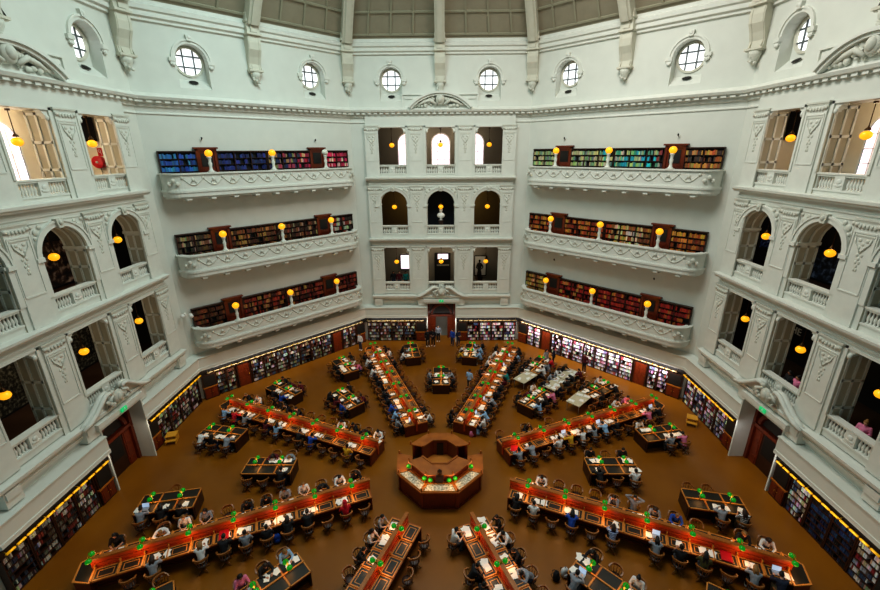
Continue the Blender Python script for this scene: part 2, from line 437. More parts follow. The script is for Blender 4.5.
def door_pediment():
    mb = MB()
    for s in (-1, 1):
        pts = [(s * 2.35, 4.85), (s * 1.9, 4.95), (s * 1.5, 5.15), (s * 1.1, 5.45), (s * .75, 5.72), (s * .5, 5.75), (s * .4, 5.6)]
        for dy, r in ((16.75, .12), (16.95, .16)):
            mb.tube([(x, dy, z) for x, z in pts], [.08, r, r, r, r, r * .9, r * .6], 6)
        mb.prism([(s * 2.3, 4.85), (s * 1.5, 5.1), (s * .7, 5.65), (s * .4, 5.6), (s * .4, 4.85)][::s], 16.95, BY, 0, lambda a, b, c: (a, c, b))
    mb.box(-1.55, 1.55, 16.8, A, 4.2, 4.35); mb.box(-1.6, 1.6, 16.72, A, 4.35, 4.62)
    return mb
def door_cartouche():
    mb = MB(); rnd = random.Random(9)
    mb.ell((0, 16.75, 5.3), .34, .16, .38, 0, 12, 8); mb.ell((0, 16.65, 5.3), .2, .12, .25, 0, 10, 6)
    blobs(mb, 18, lambda i, r: (r.uniform(-.7, .7), r.uniform(4.95, 5.7), r.uniform(.07, .14)), 16.8, rnd)
    for s in (-1, 1): mb.tube([(s * .3, 16.72, 5.55), (s * .6, 16.7, 5.4), (s * .7, 16.72, 5.1), (s * .4, 16.75, 4.95)], [.06, .1, .1, .05])
    return mb
def base_band():
    mb = MB()
    profile_run(mb, [(A, 2.84), (16.72, 2.86), (16.72, 3.05), (16.76, 3.07), (16.76, 3.74), (16.7, 3.78), (16.7, 3.84), (A, 3.9)], 0, 0, True)
    return mb
def base_band_halves():
    mb = MB(); t = math.tan(PI / 8)
    pr = [(A, 2.84), (16.72, 2.86), (16.72, 3.05), (16.76, 3.07), (16.76, 3.74), (16.7, 3.78), (16.7, 3.84), (A, 3.9)]; n = len(pr)
    for s in (-1, 1):
        vs = [(s * 1.36, y, z) for y, z in pr] + [(s * y * t, y, z) for y, z in pr]
        mb.add(vs, [tuple(range(n)), tuple(range(n, 2 * n))[::-1]] + [(i, n + i, n + (i + 1) % n, (i + 1) % n) for i in range(n)])
    return mb
def fascia(split):
    mb = MB(); t = math.tan(PI / 8); pr = [(17.38, 2.32), (17.0, 2.32), (17.0, 2.8), (16.8, 2.82), (16.74, 2.86), (17.38, 2.86)]; n = len(pr)
    for a, b in (((-1, -1.36), (1.36, 1)) if split else ((-1, 1),)):
        f = lambda e, y: e * y * t if abs(e) == 1 else e
        vs = [(f(a, y), y, z) for y, z in pr] + [(f(b, y), y, z) for y, z in pr]
        mb.add(vs, [tuple(range(n)), tuple(range(n, 2 * n))[::-1]] + [(i, n + i, n + (i + 1) % n, (i + 1) % n) for i in range(n)])
    return mb

mesh_cache = {}
def shared(key, fn, mats):
    if key not in mesh_cache: mesh_cache[key] = fn().mesh(key, [M[m] for m in (mats if isinstance(mats, (list, tuple)) else [mats])])
    return mesh_cache[key]
def rooted(name, me, rot, parent=None):
    o = link(name, me, parent)
    if parent is None: o.rotation_euler = (0, 0, rot)
    return o
WALLTXT = {'back': 'back wall', 'left': 'left wall', 'right': 'right wall', 'back_left': 'back left wall', 'back_right': 'back right wall'}
STOR = ['lowest', 'middle', 'top']
def bay_txt(face, i):
    if face == 'back': return ('left bay', 'centre bay', 'right bay')[i]
    # local u runs toward the back on the left wall, toward the viewer on the right wall
    j = i if face == 'left' else 2 - i
    return ('bay nearest the viewer', 'middle bay', 'bay nearest the back')[j]
win_n = [0]; trim_n = [0]
def trim(name_mesh, rot, label):
    trim_n[0] += 1; o = rooted('trim_%d' % trim_n[0], name_mesh, rot); return tag(o, label, 'trim', None, 'structure')
# ---- round windows
def oc_frame():
    mb = MB(); n = 24
    for r0, r1, y0, y1 in ((OC_R - .09, OC_R + .04, .58, .7),):
        for i in range(n):
            a0, a1 = 2 * PI * i / n, 2 * PI * (i + 1) / n
            mb.prism([(r0 * math.cos(a0), r0 * math.sin(a0)), (r1 * math.cos(a0), r1 * math.sin(a0)), (r1 * math.cos(a1), r1 * math.sin(a1)), (r0 * math.cos(a1), r0 * math.sin(a1))], y0, y1, 0, lambda a, b, c: (a, c, b))
    return mb
def oc_bars():
    mb = MB()
    for q in (-.3, .3):
        L = math.sqrt(OC_R ** 2 - q * q); mb.box(q - .04, q + .04, .64, .69, -L, L); mb.box(-L, L, .64, .69, q - .04, q + .04)
    return mb
def oc_pane():
    mb = MB(); n = 24; mb.add([(OC_R * math.cos(2 * PI * i / n),   .72, OC_R * math.sin(2 * PI * i / n)) for i in range(n)], [tuple(range(n))]); return mb
def oc_surround():
    mb = MB(); n = 16
    for r0, r1, d in ((.88, 1.1, .06), (1.02, 1.12, .12)):
        for i in range(n):
            a0, a1 = PI * i / n, PI * (i + 1) / n
            mb.prism([(r0 * math.cos(a0), r0 * math.sin(a0)), (r1 * math.cos(a0), r1 * math.sin(a0)), (r1 * math.cos(a1), r1 * math.sin(a1)), (r0 * math.cos(a1), r0 * math.sin(a1))], -d, 0, 0, lambda a, b, c: (a, c, b))
    for s in (-1, 1):
        mb.box(*sorted((s * .86, s * 1.25)), -.16, 0, -.16, .04); mb.box(*sorted((s * .9, s * 1.18)), -.12, 0, -.32, -.16); mb.ell((s * 1.04, -.1, -.32), .12, .08, .1, 0, 8, 4)
    mb.prism([(-.12, 1.02), (.12, 1.02), (.18, 1.32), (-.18, 1.32)], -.2, 0, 0, lambda a, b, c: (a, c, b)); mb.ell((0, -.14, 1.2), .16, .1, .14, 0, 8, 5)
    return mb
def oc_vent():
    mb = MB(); mb.ell((0, 0, 0), .27, .17, .03, 0, 16, 6, Matrix.Rotation(R_(40), 3, 'X')); return mb
def round_window(face, u, place):
    rot = FACES[face]; win_n[0] += 1
    w = empty('window_%d' % win_n[0], face_pt(rot, u, A, OC_Z), rot, 'round leaded window high in the %s, %s' % (WALLTXT[face], place), 'window', 'round windows under the dome', 'structure')
    link('window_frame', shared('oc_frame', oc_frame, 'rib'), w); link('bars', shared('oc_bars', oc_bars, 'muntin'), w)
    link('pane', shared('oc_pane', oc_pane, 'pane'), w); link('surround', shared('oc_surround', oc_surround, 'stone'), w)
    v = link('sill_vent', shared('oc_vent', oc_vent, 'vent'), w); v.location = (0, .33, -1.15)

# ---- walls of the three arcaded faces
exec_later = []
for face in ('back', 'left', 'right'):
    rot = FACES[face]
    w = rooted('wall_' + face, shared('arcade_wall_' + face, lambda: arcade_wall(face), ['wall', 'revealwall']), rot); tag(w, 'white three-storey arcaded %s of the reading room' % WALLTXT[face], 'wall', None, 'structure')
    link('jamb_panelling', shared('jamb_panels', jamb_panels, 'stone'), w)
    link('dentil_cornice', shared('cornice', cornice, 'stone'), w)
    link('pediment', shared('top_pediment', top_pediment, 'stone'), w); link('pediment_relief', shared('top_tympanum', top_tympanum, 'relief'), w)
    link('door_pediment', shared('door_pediment', door_pediment, 'stone'), w); link('cartouche', shared('door_cartouche', door_cartouche, 'relief'), w)
    for k in range(3):
        link('ledge', shared('ledge%d' % k, lambda: ledge(k), 'stone'), w)
        for u in (-5.55, -2.0, 2.0, 5.55):
            p = link('pilaster', shared('pilaster%d' % k, lambda: pilaster(k)[0], 'stone'), w); p.location = (u, 0, 0)
            z1 = (9.42, 14.55, 19.2)[k]
            c = link('capital', shared('capital', capital, 'relief'), p); c.location = (0, 0, z1)
            o = link('relief_ornament', shared('ornament', ornament, 'relief'), p); o.location = (0, 0, z1 - .85)
        for u in BAYS:
            if k == 1:
                a = link('archivolt', shared('archivolt', archivolt, 'stone'), w); a.location = (u, 0, 0)
                b = link('keystone', shared('keystone', keystone, 'relief'), a)
            else:
                a = link('opening_frame', shared('rectframe%d' % k, lambda: rect_frame(k), 'stone'), w); a.location = (u, 0, 0)
    link('spandrel_relief', shared('spandrels', spandrels, 'relief'), w)
    trim(shared('base_band_halves', base_band_halves, 'wall'), rot, 'plain white band above the bookshelves of the %s' % WALLTXT[face])
    trim(shared('fascia1', lambda: fascia(True), 'board'), rot, 'black fascia above the bookshelves of the %s' % WALLTXT[face])
    trim(shared('top_cornice', top_cornice, 'stone'), rot, 'stepped cornice at the foot of the dome, %s' % WALLTXT[face])
for face in ('back_left', 'back_right'):
    rot = FACES[face]
    mb = MB(); upper_wall(mb, face); plate(mb, rect(-HW, HW, -.3, 20), [], A)
    w = rooted('wall_' + face, mb.mesh('gallery_wall', [M['wall']]), rot); tag(w, 'plain white %s carrying three book galleries' % WALLTXT[face], 'wall', None, 'structure')
    link('dentil_cornice', shared('cornice', cornice, 'stone'), w)
    trim(shared('base_band', base_band, 'wall'), rot, 'plain white band above the bookshelves of the %s' % WALLTXT[face])
    trim(shared('fascia0', lambda: fascia(False), 'board'), rot, 'black fascia above the bookshelves of the %s' % WALLTXT[face])
    trim(shared('top_cornice', top_cornice, 'stone'), rot, 'stepped cornice at the foot of the dome, %s' % WALLTXT[face])
for face in ('back', 'left', 'right', 'back_left', 'back_right'):
    for u in OCS[face]:
        p = face_pt(FACES[face], u, A, OC_Z)
        if not in_frame(p, 30): continue
        if face in ('left', 'back_left', 'right', 'back_right'):
            tow = (u > 0) == ('left' in face)
            place = 'the one nearer the back' if tow else 'the one nearer the viewer'
        else: place = 'left of the pediment' if u < 0 else 'right of the pediment'
        round_window(face, u, place)

# ---- floor, dome
FA = A + .9
mb = MB(); mb.add([(HW / math.cos(0) if 0 else FA / math.cos(PI / 8) * math.cos(PI / 8 + PI / 4 * i), FA / math.cos(PI / 8) * math.sin(PI / 8 + PI / 4 * i), 0) for i in range(8)], [tuple(range(8))])
tag(mb.build('floor', 'floor'), 'polished brown linoleum floor of the octagonal room', 'floor', None, 'structure')
DR = 20.7; DZ = 25.2
def dome_pt(phi):   # phi from springing (0) to crown; radius measured as apothem
    t = math.asin(17.1 / DR) * (1 - phi); return DR * math.sin(t), DZ + DR * math.cos(t) - DR * math.cos(math.asin(17.1 / DR))
mb = MB(); N = 10; t8 = math.tan(PI / 8)
for i in range(8):
    rot = PI / 4 * i; rows = []
    for j in range(N + 1):
        a, z = dome_pt(j / N * .72); rows.append((a, z))
    for j in range(N):
        (a0, z0), (a1, z1) = rows[j], rows[j + 1]
        mb.add([face_pt(rot, -a0 * t8, a0, z0), face_pt(rot, a0 * t8, a0, z0), face_pt(rot, a1 * t8, a1, z1), face_pt(rot, -a1 * t8, a1, z1)], [(0, 1, 2, 3)])
ce = mb.build('ceiling', 'dome'); tag(ce, 'taupe panelled dome above the reading room', 'ceiling', None, 'structure')
mb = MB()
for face, rot in FACES.items():
    def strip(u0f, u1f, p0, p1):
        (a0, z0), (a1, z1) = dome_pt(p0), dome_pt(p1); d = .07
        q = [face_pt(rot, u0f * a0, a0, z0), face_pt(rot, u1f * a0, a0, z0), face_pt(rot, u1f * a1, a1, z1), face_pt(rot, u0f * a1, a1, z1)]
        r = [face_pt(rot, u0f * a0, a0 - d, z0 - d), face_pt(rot, u1f * a0, a0 - d, z0 - d), face_pt(rot, u1f * a1, a1 - d, z1 - d), face_pt(rot, u0f * a1, a1 - d, z1 - d)]
        mb.add(q + r, [(4, 5, 6, 7), (0, 1, 5, 4), (1, 2, 6, 5), (2, 3, 7, 6), (3, 0, 4, 7)])
    for j in range(9):
        p = .012 + j * .075; strip(-t8, t8, p, p + .006)
    for j in range(9):
        for s in (-1, 1):
            for q in (.28, .52, .76): 
                p = .012 + j * .075; strip(s * t8 * q - .004, s * t8 * q + .004, p, p + .075)
mb.build('coffer_ridges', 'domeridge', ce)
# glazed crown of the dome
mb = MB(); a, z = dome_pt(.72); n = 8
mb.add([face_pt(PI / 4 * i, -a * t8, a, z) for i in range(8)], [tuple(range(8))])
win_n[0] += 1
sky = mb.build('window_%d' % win_n[0], mat('skylight', 'ffffff', .3, emit=(1, 1, 1), estr=2.0)); tag(sky, 'bright glazed skylight at the crown of the dome', 'skylight', None, 'structure')
# ribs with corbels
def rib_mesh():
    mb = MB(); w = .36; rings = []
    pts = []
    for j in range(16):
        a, z = dome_pt(j / 15 * .7); pts.append((a, z))
    def ring(a, z, d, w): return [(-w, a + .1, z + .1), (-w, a - d, z - d * .6), (w, a - d, z - d * .6), (w, a + .1, z + .1)]
    for k, (a, z) in enumerate(pts): rings.append(ring(a, z, .62, w))
    mb.loft(rings, 0, False)
    rings = [ring(a, z, .7, w * .55) for a, z in pts]; mb.loft(rings, 0, False)
    return mb
def corbel_mesh():
    mb = MB(); o = 0
    prof = [(A, 25.5), (A - .75, 25.5), (A - .78, 24.9), (A - .7, 24.75), (A - .7, 24.3), (A - .62, 24.25), (A - .66, 23.9), (A - .62, 23.5), (A - .4, 23.1), (A - .26, 22.7), (A - .3, 22.4), (A - .42, 22.35), (A - .42, 22.2), (A, 22.2)]
    mb.prism([(y, z) for y, z in prof], -.4, .4, 0, lambda a, b, c: (c, a, b))
    mb.box(-.46, .46, A - .82, A, 24.3, 24.42); mb.box(-.46, .46, A - .84, A, 25.0, 25.12); mb.box(-.46, .46, A - .48, A, 22.25, 22.36)
    for s in (-1, 1):
        mb.prism([(y - .03, z) for y, z in prof[4:12]] + [(A - .2, 22.5), (A - .2, 24.3)], s * .3 - .05, s * .3 + .05, 0, lambda a, b, c: (c, a, b))
    mb.box(-.2, .2, A - .8, A - .7, 24.45, 24.95)
    return mb
def corbel_drop():
    mb = MB(); mb.lathe([(.02, 21.5), (.12, 21.6), (.2, 21.8), (.3, 22.0), (.34, 22.2)], (0, A - .16, 0), 10)
    for i in range(7): mb.ell((.22 * math.cos(i * .9), A - .2 + -.16 * abs(math.sin(i * .9)), 22.1 - .08 * i), .09, .08, .08, 0, 8, 4)
    return mb
def rib(ang, where):
    trim_n[0] += 1; corner = round(ang / (PI / 8)) % 2 == 1
    o = empty('trim_%d' % trim_n[0], (0, 0, 0), ang, 'cream dome rib with scrolled corbel %s' % where, 'dome rib', 'dome ribs', 'structure')
    s = 1 / math.cos(PI / 8) if corner else 1
    off = A * s - A - (.1 if corner else 0)
    for nm, fn, mt in (('rib_beam', rib_mesh, 'rib'), ('corbel', corbel_mesh, 'rib'), ('corbel_drop', corbel_drop, 'relief')):
        c = link(nm, shared(nm, fn, mt), o)
        c.location = (0, off, 0)
RIBS = [('at the right end of the back wall', -PI / 8), ('above the centre of the back wall', 0), ('at the left end of the back wall', PI / 8), ('above the middle of the back left wall', PI / 4), ('in the corner by the left wall', 3 * PI / 8),
        ('above the middle of the back right wall', -PI / 4), ('in the corner by the right wall', -3 * PI / 8), ('above the middle of the left wall', PI / 2), ('above the middle of the right wall', -PI / 2)]
for where, ang in RIBS: rib(ang, where)

# ---- corridors behind the arcades
def corridor(k, back):
    mb = MB(); z0 = LV[k]; z1 = (9.7, 14.7, 19.7)[k]; y0, y1 = 17.45, 21.5; u = 7.1
    mb.add([(-u, y0, z0), (u, y0, z0), (u, y1, z0), (-u, y1, z0)], [(0, 1, 2, 3)], 1)
    mb.add([(-u, y0, z1), (u, y0, z1), (u, y1, z1), (-u, y1, z1)], [(3, 2, 1, 0)], 0)
    plate(mb, rect(-u, u, z0, z1), back, y1)
    for s in (-u, u): mb.add([(s, y0, z0), (s, y1, z0), (s, y1, z1), (s, y0, z1)], [(0, 1, 2, 3)], 0)
    return mb
for face in ('back', 'left', 'right'):
    rot = FACES[face]
    for k in range(3):
        hs = [arch(x, .85, 15.9, 17.9) for x in (-3.05, 0, 3.05)] if k == 2 else []
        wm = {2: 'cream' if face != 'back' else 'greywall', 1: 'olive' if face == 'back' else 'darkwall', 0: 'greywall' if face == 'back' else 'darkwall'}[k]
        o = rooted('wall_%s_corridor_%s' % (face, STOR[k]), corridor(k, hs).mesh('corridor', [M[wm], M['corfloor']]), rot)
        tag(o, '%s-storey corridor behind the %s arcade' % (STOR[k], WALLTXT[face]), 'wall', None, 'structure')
def cor_pane():
    mb = MB(); p = arch(0, .85, 15.9, 17.9); mb.add([(a, 21.55, b) for a, b in p], [tuple(range(len(p)))]); return mb
def cor_bars():
    mb = MB()
    for q in (-.3, .3): mb.box(q - .02, q + .02, 21.46, 21.52, 15.9, 18.6)
    for z in (16.5, 17.2, 17.9): mb.box(-.85, .85, 21.46, 21.52, z - .02, z + .02)
    p = arch(0, .9, 15.85, 17.9); q = arch(0, .8, 15.95, 17.9); n = len(p)
    mb.add([(a, 21.45, b) for a, b in p] + [(a, 21.45, b) for a, b in q], [(i, (i + 1) % n, n + (i + 1) % n, n + i) for i in range(n)])
    return mb
for face, us in (('back', (-3.05, 0, 3.05)), ('left', (-3.05, 0, 3.05)), ('right', (-3.05, 0, 3.05))):
    for i, u in enumerate(us):
        win_n[0] += 1
        w = empty('window_%d' % win_n[0], face_pt(FACES[face], u, 0, 0), FACES[face], 'tall arched corridor window behind the top storey of the %s, %s' % (WALLTXT[face], bay_txt(face, i).replace('bay ', '').replace(' bay', '')), 'window', 'arched corridor windows', 'structure')
        link('pane', shared('cor_pane', cor_pane, 'panepink'), w); link('window_frame', shared('cor_bars', cor_bars, 'white'), w)

# ---- balustrades
def bal_base():
    mb = MB(); mb.box(-OW, OW, BY + .06, BY + .34, 0, .32); mb.box(-OW, OW, BY + .02, BY + .36, .28, .36); return mb
def bal_rail():
    mb = MB(); mb.box(-OW, OW, BY + .02, BY + .4, .98, 1.05); mb.box(-OW, OW, BY + .06, BY + .36, .9, .98); return mb
def bal_mid():
    mb = MB(); mb.box(-.24, .24, BY + .04, BY + .36, .3, .95); mb.ell((0, BY + .04, .7), .13, .05, .13, 0, 10, 5); mb.ell((0, BY + .04, .55), .2, .04, .08, 0, 10, 5); return mb
def bal_one():
    mb = MB(); mb.lathe([(.06, .34), (.06, .4), (.035, .43), (.07, .55), (.065, .62), (.035, .76), (.035, .82), (.06, .85), (.06, .92)], (0, BY + .2, 0), 8); return mb
meB = {k: f().mesh(k, [M['stone']]) for k, f in (('bal_base', bal_base), ('bal_rail', bal_rail), ('bal_mid', bal_mid), ('baluster', bal_one))}
def balustrade_proto():
    t = empty('stone_balustrade', (0, 0, 0), 0, 'white stone balustrade', 'balustrade')
    link('plinth', meB['bal_base'], t); link('handrail', meB['bal_rail'], t); link('centre_block', meB['bal_mid'], t)
    for s in (-1, 1):
        for i in range(6):
            b = link('baluster', meB['baluster'], t); b.location = (s * (.33 + .145 * i), 0, 0)
    return park(t)
bp_ = balustrade_proto()
for face in ('back', 'left', 'right'):
    for k in range(3):
        for i, u in enumerate(BAYS):
            q = face_pt(FACES[face], u, BY, RAIL[k])
            if not in_frame(q, 90): continue
            spawn(bp_, face_pt(FACES[face], u, 0, RAIL[k] - 1.05), FACES[face], 'white stone balustrade, %s storey of the %s, %s' % (STOR[k], WALLTXT[face], bay_txt(face, i)), 'balustrades of the arcades')

# ---- pendant lamps in the arcade openings
def pendant_proto():
    t = empty('globe_pendant', (0, 0, 0), 0, 'amber globe pendant', 'pendant lamp')
    m = MB(); m.ell((0, 0, 0), .21, .21, .18, 0, 16, 10); m.build('globe', 'globe', t)
    m = MB(); m.lathe([(.12, .2), (.1, .26), (.04, .32), (.02, .4)]); m.build('cap', 'bronze', t)
    m = MB(); m.tube([(0, 0, .35), (0, 0, 1.28)], .018); m.build('rod', 'bronze', t)
    m = MB(); m.lathe([(.09, 1.22), (.09, 1.3)]); m.build('ceiling_rose', 'bronze', t)
    return park(t)
pp = pendant_proto()
def plight(name, loc, e, col, r=.1, parent=None):
    l = bpy.data.lights.new(name, 'POINT'); l.energy = e; l.color = col; l.shadow_soft_size = r
    o = bpy.data.objects.new(name, l); C.link(o); o.location = loc
    if parent is not None: o.parent = parent
    return o
for face in ('back', 'left', 'right'):
    for k, z in enumerate((7.87, 12.72, 17.72)):
        for i, u in enumerate(BAYS):
            q = face_pt(FACES[face], u, 17.8, z)
            if not in_frame(q, 20): continue
            spawn(pp, q, 0, 'amber globe pendant in the %s-storey opening, %s, %s' % (STOR[k], WALLTXT[face], bay_txt(face, i)), 'pendant lamps of the arcades')
for face in ('back', 'left', 'right'):
    for k, z in enumerate((8.6, 13.4, 18.6)):
        for u in (-2, 2):
            plight('corridor_light', face_pt(FACES[face], u, 19.8, z), {'back': (70, 70, 70), 'left': (45, 45, 190), 'right': (14, 34, 90)}[face][k], (1, .8, .55), .3)

# ---- what stands or hangs in the corridors
def wall_panel(name, face, u, w, z0, z1, m, label, cat, y=21.42, frame=True):
    t = empty(name, face_pt(FACES[face], u, y, z0), FACES[face], label, cat)
    q = MB(); q.box(-w / 2, w / 2, 0, .04, 0, z1 - z0); q.build('image_panel', m, t)
    if frame:
        q = MB()
        for s in (-1, 1): q.box(s * w / 2 - .04, s * w / 2 + .04, -.03, .05, 0, z1 - z0)
        q.box(-w / 2, w / 2, -.03, .05, -.04, .04); q.box(-w / 2, w / 2, -.03, .05, z1 - z0 - .04, z1 - z0 + .04); q.build('frame', 'black', t)
    return t
wall_panel('mural', 'left', 3.7, 3.2, 10.2, 12.7, 'mural_a', 'dark brown mottled mural behind the middle arch of the left wall', 'mural')
wall_panel('mural', 'left', 3.7, 3.4, 5.0, 8.4, 'mural_b', 'grey speckled mural behind the middle opening, lowest storey of left wall', 'mural')
wall_panel('mural', 'left', -.7, 3.2, 5.0, 8.4, 'mural_b', 'grey speckled mural behind the lowest left opening nearest the viewer', 'mural')
wall_panel('mural', 'right', -3.7, 3.2, 10.2, 12.0, 'mural_c', 'blue grey mottled mural behind the middle arch of the right wall', 'mural')
wall_panel('poster', 'back', 20.2, .8, 11.4, 12.1, 'mural_d', 'bright blue poster seen through the far arch of the right wall', 'poster', 7.0)
wall_panel('lit_panel', 'back', -3.2, 1.7, 6.18, 7.65, 'panepink', 'bright pinkish white panel behind the lowest left opening, back wall', 'panel')
wall_panel('pale_poster', 'back', 3.85, 1.15, 5.5, 7.5, 'white', 'pale blue-white poster behind the dark statue, lowest right opening', 'poster')
wp = empty('dark_statue', (3.7, 20.7, 4.95), .3, 'dark draped statue on a pedestal, lowest right opening of the back wall', 'statue')
m = MB(); m.box(-.3, .3, -.3, .3, 0, .12); m.box(-.24, .24, -.24, .24, .12, .6); m.box(-.28, .28, -.28, .28, .6, .68); m.build('pedestal', 'darkwood', wp)
m = MB(); m.lathe([(.24, .68), (.22, .95), (.16, 1.3), (.2, 1.6), (.26, 1.85), (.2, 2.0), (.07, 2.06), (.06, 2.12)], (0, 0, 0), 14); m.ell((0, -.02, 2.22), .1, .12, .14, 0, 12, 8)
for s in (-1, 1): m.tube([(s * .24, 0, 1.85), (s * .34, -.06, 1.6), (s * .16, -.2, 1.45)], [.08, .065, .045], 8)
m.build('figure', 'darkwall', wp)
wall_panel('display_stand', 'back', .1, 1.5, 5.0, 7.8, 'black', 'black display stand behind the lowest centre opening, back wall', 'stand', 21.3)
wall_panel('picture_strip', 'back', .15, 1.0, 7.25, 7.75, 'panepink', 'lit picture strip on the black display stand, lowest centre opening', 'picture', 21.2, False)
wall_panel('picture_strip', 'back', .15, 1.2, 6.55, 6.7, 'greywall', 'grey strip low on the black display stand, lowest centre opening', 'picture', 21.2, False)
wall_panel('archway_backdrop', 'back', 0, 3.4, 10.12, 14.6, 'navywall', 'navy black backdrop behind the white bust, middle storey of back wall', 'hanging', 19.0, False)  # flat dark sheet closing the view behind the centre arch
# bust on a pedestal
t = empty('marble_bust', face_pt(0, 0, 18.0, 10.1), 0, 'white marble bust on a pedestal in the centre arch of the back wall', 'sculpture')
m = MB(); m.box(-.22, .22, -.22, .22, 0, .12); m.box(-.17, .17, -.17, .17, .12, 1.35); m.box(-.22, .22, -.22, .22, 1.35, 1.45); m.build('pedestal', 'darkwood', t)
m = MB(); m.lathe([(.16, 1.45), (.1, 1.52), (.1, 1.6), (.2, 1.65)], (0, 0, 0), 12)
m.ell((0, 0, 1.85), .34, .2, .25, 0, 14, 8); m.lathe([(.12, 1.95), (.1, 2.1), (.1, 2.2)], (0, -.02, 0), 10); m.ell((0, -.04, 2.32), .15, .18, .21, 0, 14, 10); m.ell((0, -.21, 2.3), .03, .05, .05, 0, 8, 5)
m.build('bust', 'marble', t)
# fire hose reel and its sign
t = empty('fire_hose_reel', (-19.95, 6.85, 16.76), 0, 'red fire hose reel on the cream corridor wall, top left storey', 'hose reel')
m = MB(); m.lathe([(.32, -.14), (.34, -.13), (.34, .13), (.32, .14)], (0, 0, 0), 20, 0, True, Matrix.Rotation(PI / 2, 3, 'X')); m.build('drum', 'red', t)
m = MB(); m.lathe([(.06, -.16), (.06, .2)], (0, 0, 0), 14, 0, True, Matrix.Rotation(PI / 2, 3, 'X')); m.build('hub', 'white', t)
m = MB(); m.tube([(.1, -.1, -.3), (.12, -.08, -.6), (.02, -.08, -.9)], .02); m.build('hose', 'black', t)
t = empty('fire_sign', (-19.92, 7.06, 17.32), 0, 'small red fire hose sign above the reel, top left corridor', 'sign')
m = MB(); m.box(-.14, .14, 0, .02, -.22, .22); m.build('plate', 'red', t)
m = MB(); m.tube([(.07 * math.cos(a * .6), -.01, .06 + .07 * math.sin(a * .6)) for a in range(11)], .014, 5); m.tube([(.05, -.01, 0), (.08, -.01, -.15)], .014, 5); m.build('symbol', 'white', t)
# hanging dark banner in the top left bay
t = empty('dark_banner', (-20.2, 6.8, 17.9), 0, 'black folded hanging behind the top left opening nearest the back', 'banner')
m = MB(); pts = [(-.5 + .085 * i, (.12 if i % 2 else 0)) for i in range(13)]
m.add([(x, y, 0) for x, y in pts] + [(x, y, 1.6) for x, y in pts], [(i, i + 1, 14 + i, 13 + i) for i in range(12)]); m.build('cloth', 'black', t)
m = MB(); m.tube([(-.55, .06, 1.6), (.55, .06, 1.6)], .03); m.build('rail', 'bronze', t)
t = empty('dark_banner', (20.1, 6.8, 17.7), 0, 'black folded hanging behind the top right opening nearest the back', 'banner')
for n_, me_ in [(c.name, c.data) for c in list(bpy.data.objects) if c.parent and c.parent.name == 'dark_banner']: link(n_.split('.')[0], me_, t)
# letters on the black corridor wall
fc = bpy.data.curves.new('letters', 'FONT'); fc.body = 'HE'; fc.size = .6; fc.extrude = .02
fo = bpy.data.objects.new('wall_letters', fc); C.link(fo); fc.materials.append(M['white'])
fo.location = face_pt(FACES['right'], -4.85, 21.4, 6.7); fo.rotation_euler = (PI / 2, 0, FACES['right'])
tag(fo, 'white capital letters HE on the black corridor wall, lowest right storey', 'lettering')

# ------------------------------------------------------------------ book galleries on the two plain walls
GZ = -.4
GF = [4.85, 9.9, 14.95]; GD = 1.15
def rounded_run(n=10, half=6.7, rad=1.0, depth=1.2):
    p = [(-half, A)]
    for i in range(n + 1):
        a = PI / 2 * i / n; p.append((-half + rad * (1 - math.cos(a)), A - (depth - rad) - rad * math.sin(a)))
    q = [(-x, y) for x, y in p][::-1]
    return p + q
def offset(poly, d):
    out = []
    for i, (x, y) in enumerate(poly):
        a = poly[max(i - 1, 0)]; b = poly[min(i + 1, len(poly) - 1)]
        t = Vector((b[0] - a[0], b[1] - a[1])).normalized(); out.append((x + t.y * d, y - t.x * d) if True else None)
    return out
RUN = rounded_run()
def gal_floor():
    mb = MB(); p = offset(RUN, .06); mb.prism(p, -.28, 0); p = offset(RUN, -.06); mb.prism(p, -.4, -.26); return mb
def wallband(mb, d0, d1, z0, z1):
    a, b = offset(RUN, d0), offset(RUN, d1); n = len(a)
    vs = [(x, y, z0) for x, y in a] + [(x, y, z1) for x, y in a] + [(x, y, z0) for x, y in b] + [(x, y, z1) for x, y in b]
    fs = []
    for i in range(n - 1): fs += [(i, i + 1, n + i + 1, n + i), (2 * n + i, 3 * n + i, 3 * n + i + 1, 2 * n + i + 1), (n + i, n + i + 1, 3 * n + i + 1, 3 * n + i)]
    mb.add(vs, fs)
def gal_parapet():
    mb = MB(); wallband(mb, 0, -.22, 0, 1.05); return mb
def gal_cap():
    mb = MB(); wallband(mb, .09, -.3, 1.03, 1.12); wallband(mb, .05, -.2, .1, .16); wallband(mb, .11, -.2, -.02, .1); return mb
def gal_garland():
    mb = MB(); y = A - 1.2 - .015; n = 10
    for i in range(n):
        x0 = -5.8 + 11.6 * i / n; w = 11.6 / n
        mb.tube([(x0 + w * j / 8, y, .82 - .42 * math.sin(PI * j / 8)) for j in range(9)], [.02, .03, .035, .04, .045, .04, .035, .03, .02], 5)
        mb.ell((x0, y, .84), .1, .05, .1, 0, 8, 4)
        mb.ell((x0 + w / 2, y, .72), .1, .05, .12, 0, 8, 4); mb.tube([(x0 + w / 2 - .16, y, .5), (x0 + w / 2, y, .86), (x0 + w / 2 + .16, y, .5)], .025, 5)
    mb.ell((5.8, y, .84), .1, .05, .1, 0, 8, 4)
    for s in (-1, 1):
        for (a, b, z) in ((6.1, .03, .5), (6.3, .1, .7), (6.5, .24, .5)): mb.ell((s * a, y + b, z), .12, .06, .14, 0, 8, 4)
    return mb
def gal_bracket():
    mb = MB(); mb.prism([(A - .45, -.38), (A - 1.16, -.38), (A - 1.18, -.48), (A - 1.05, -.56), (A - .55, -.56)], -.15, .15, 0, lambda a, b, c: (c, a, b)); return mb
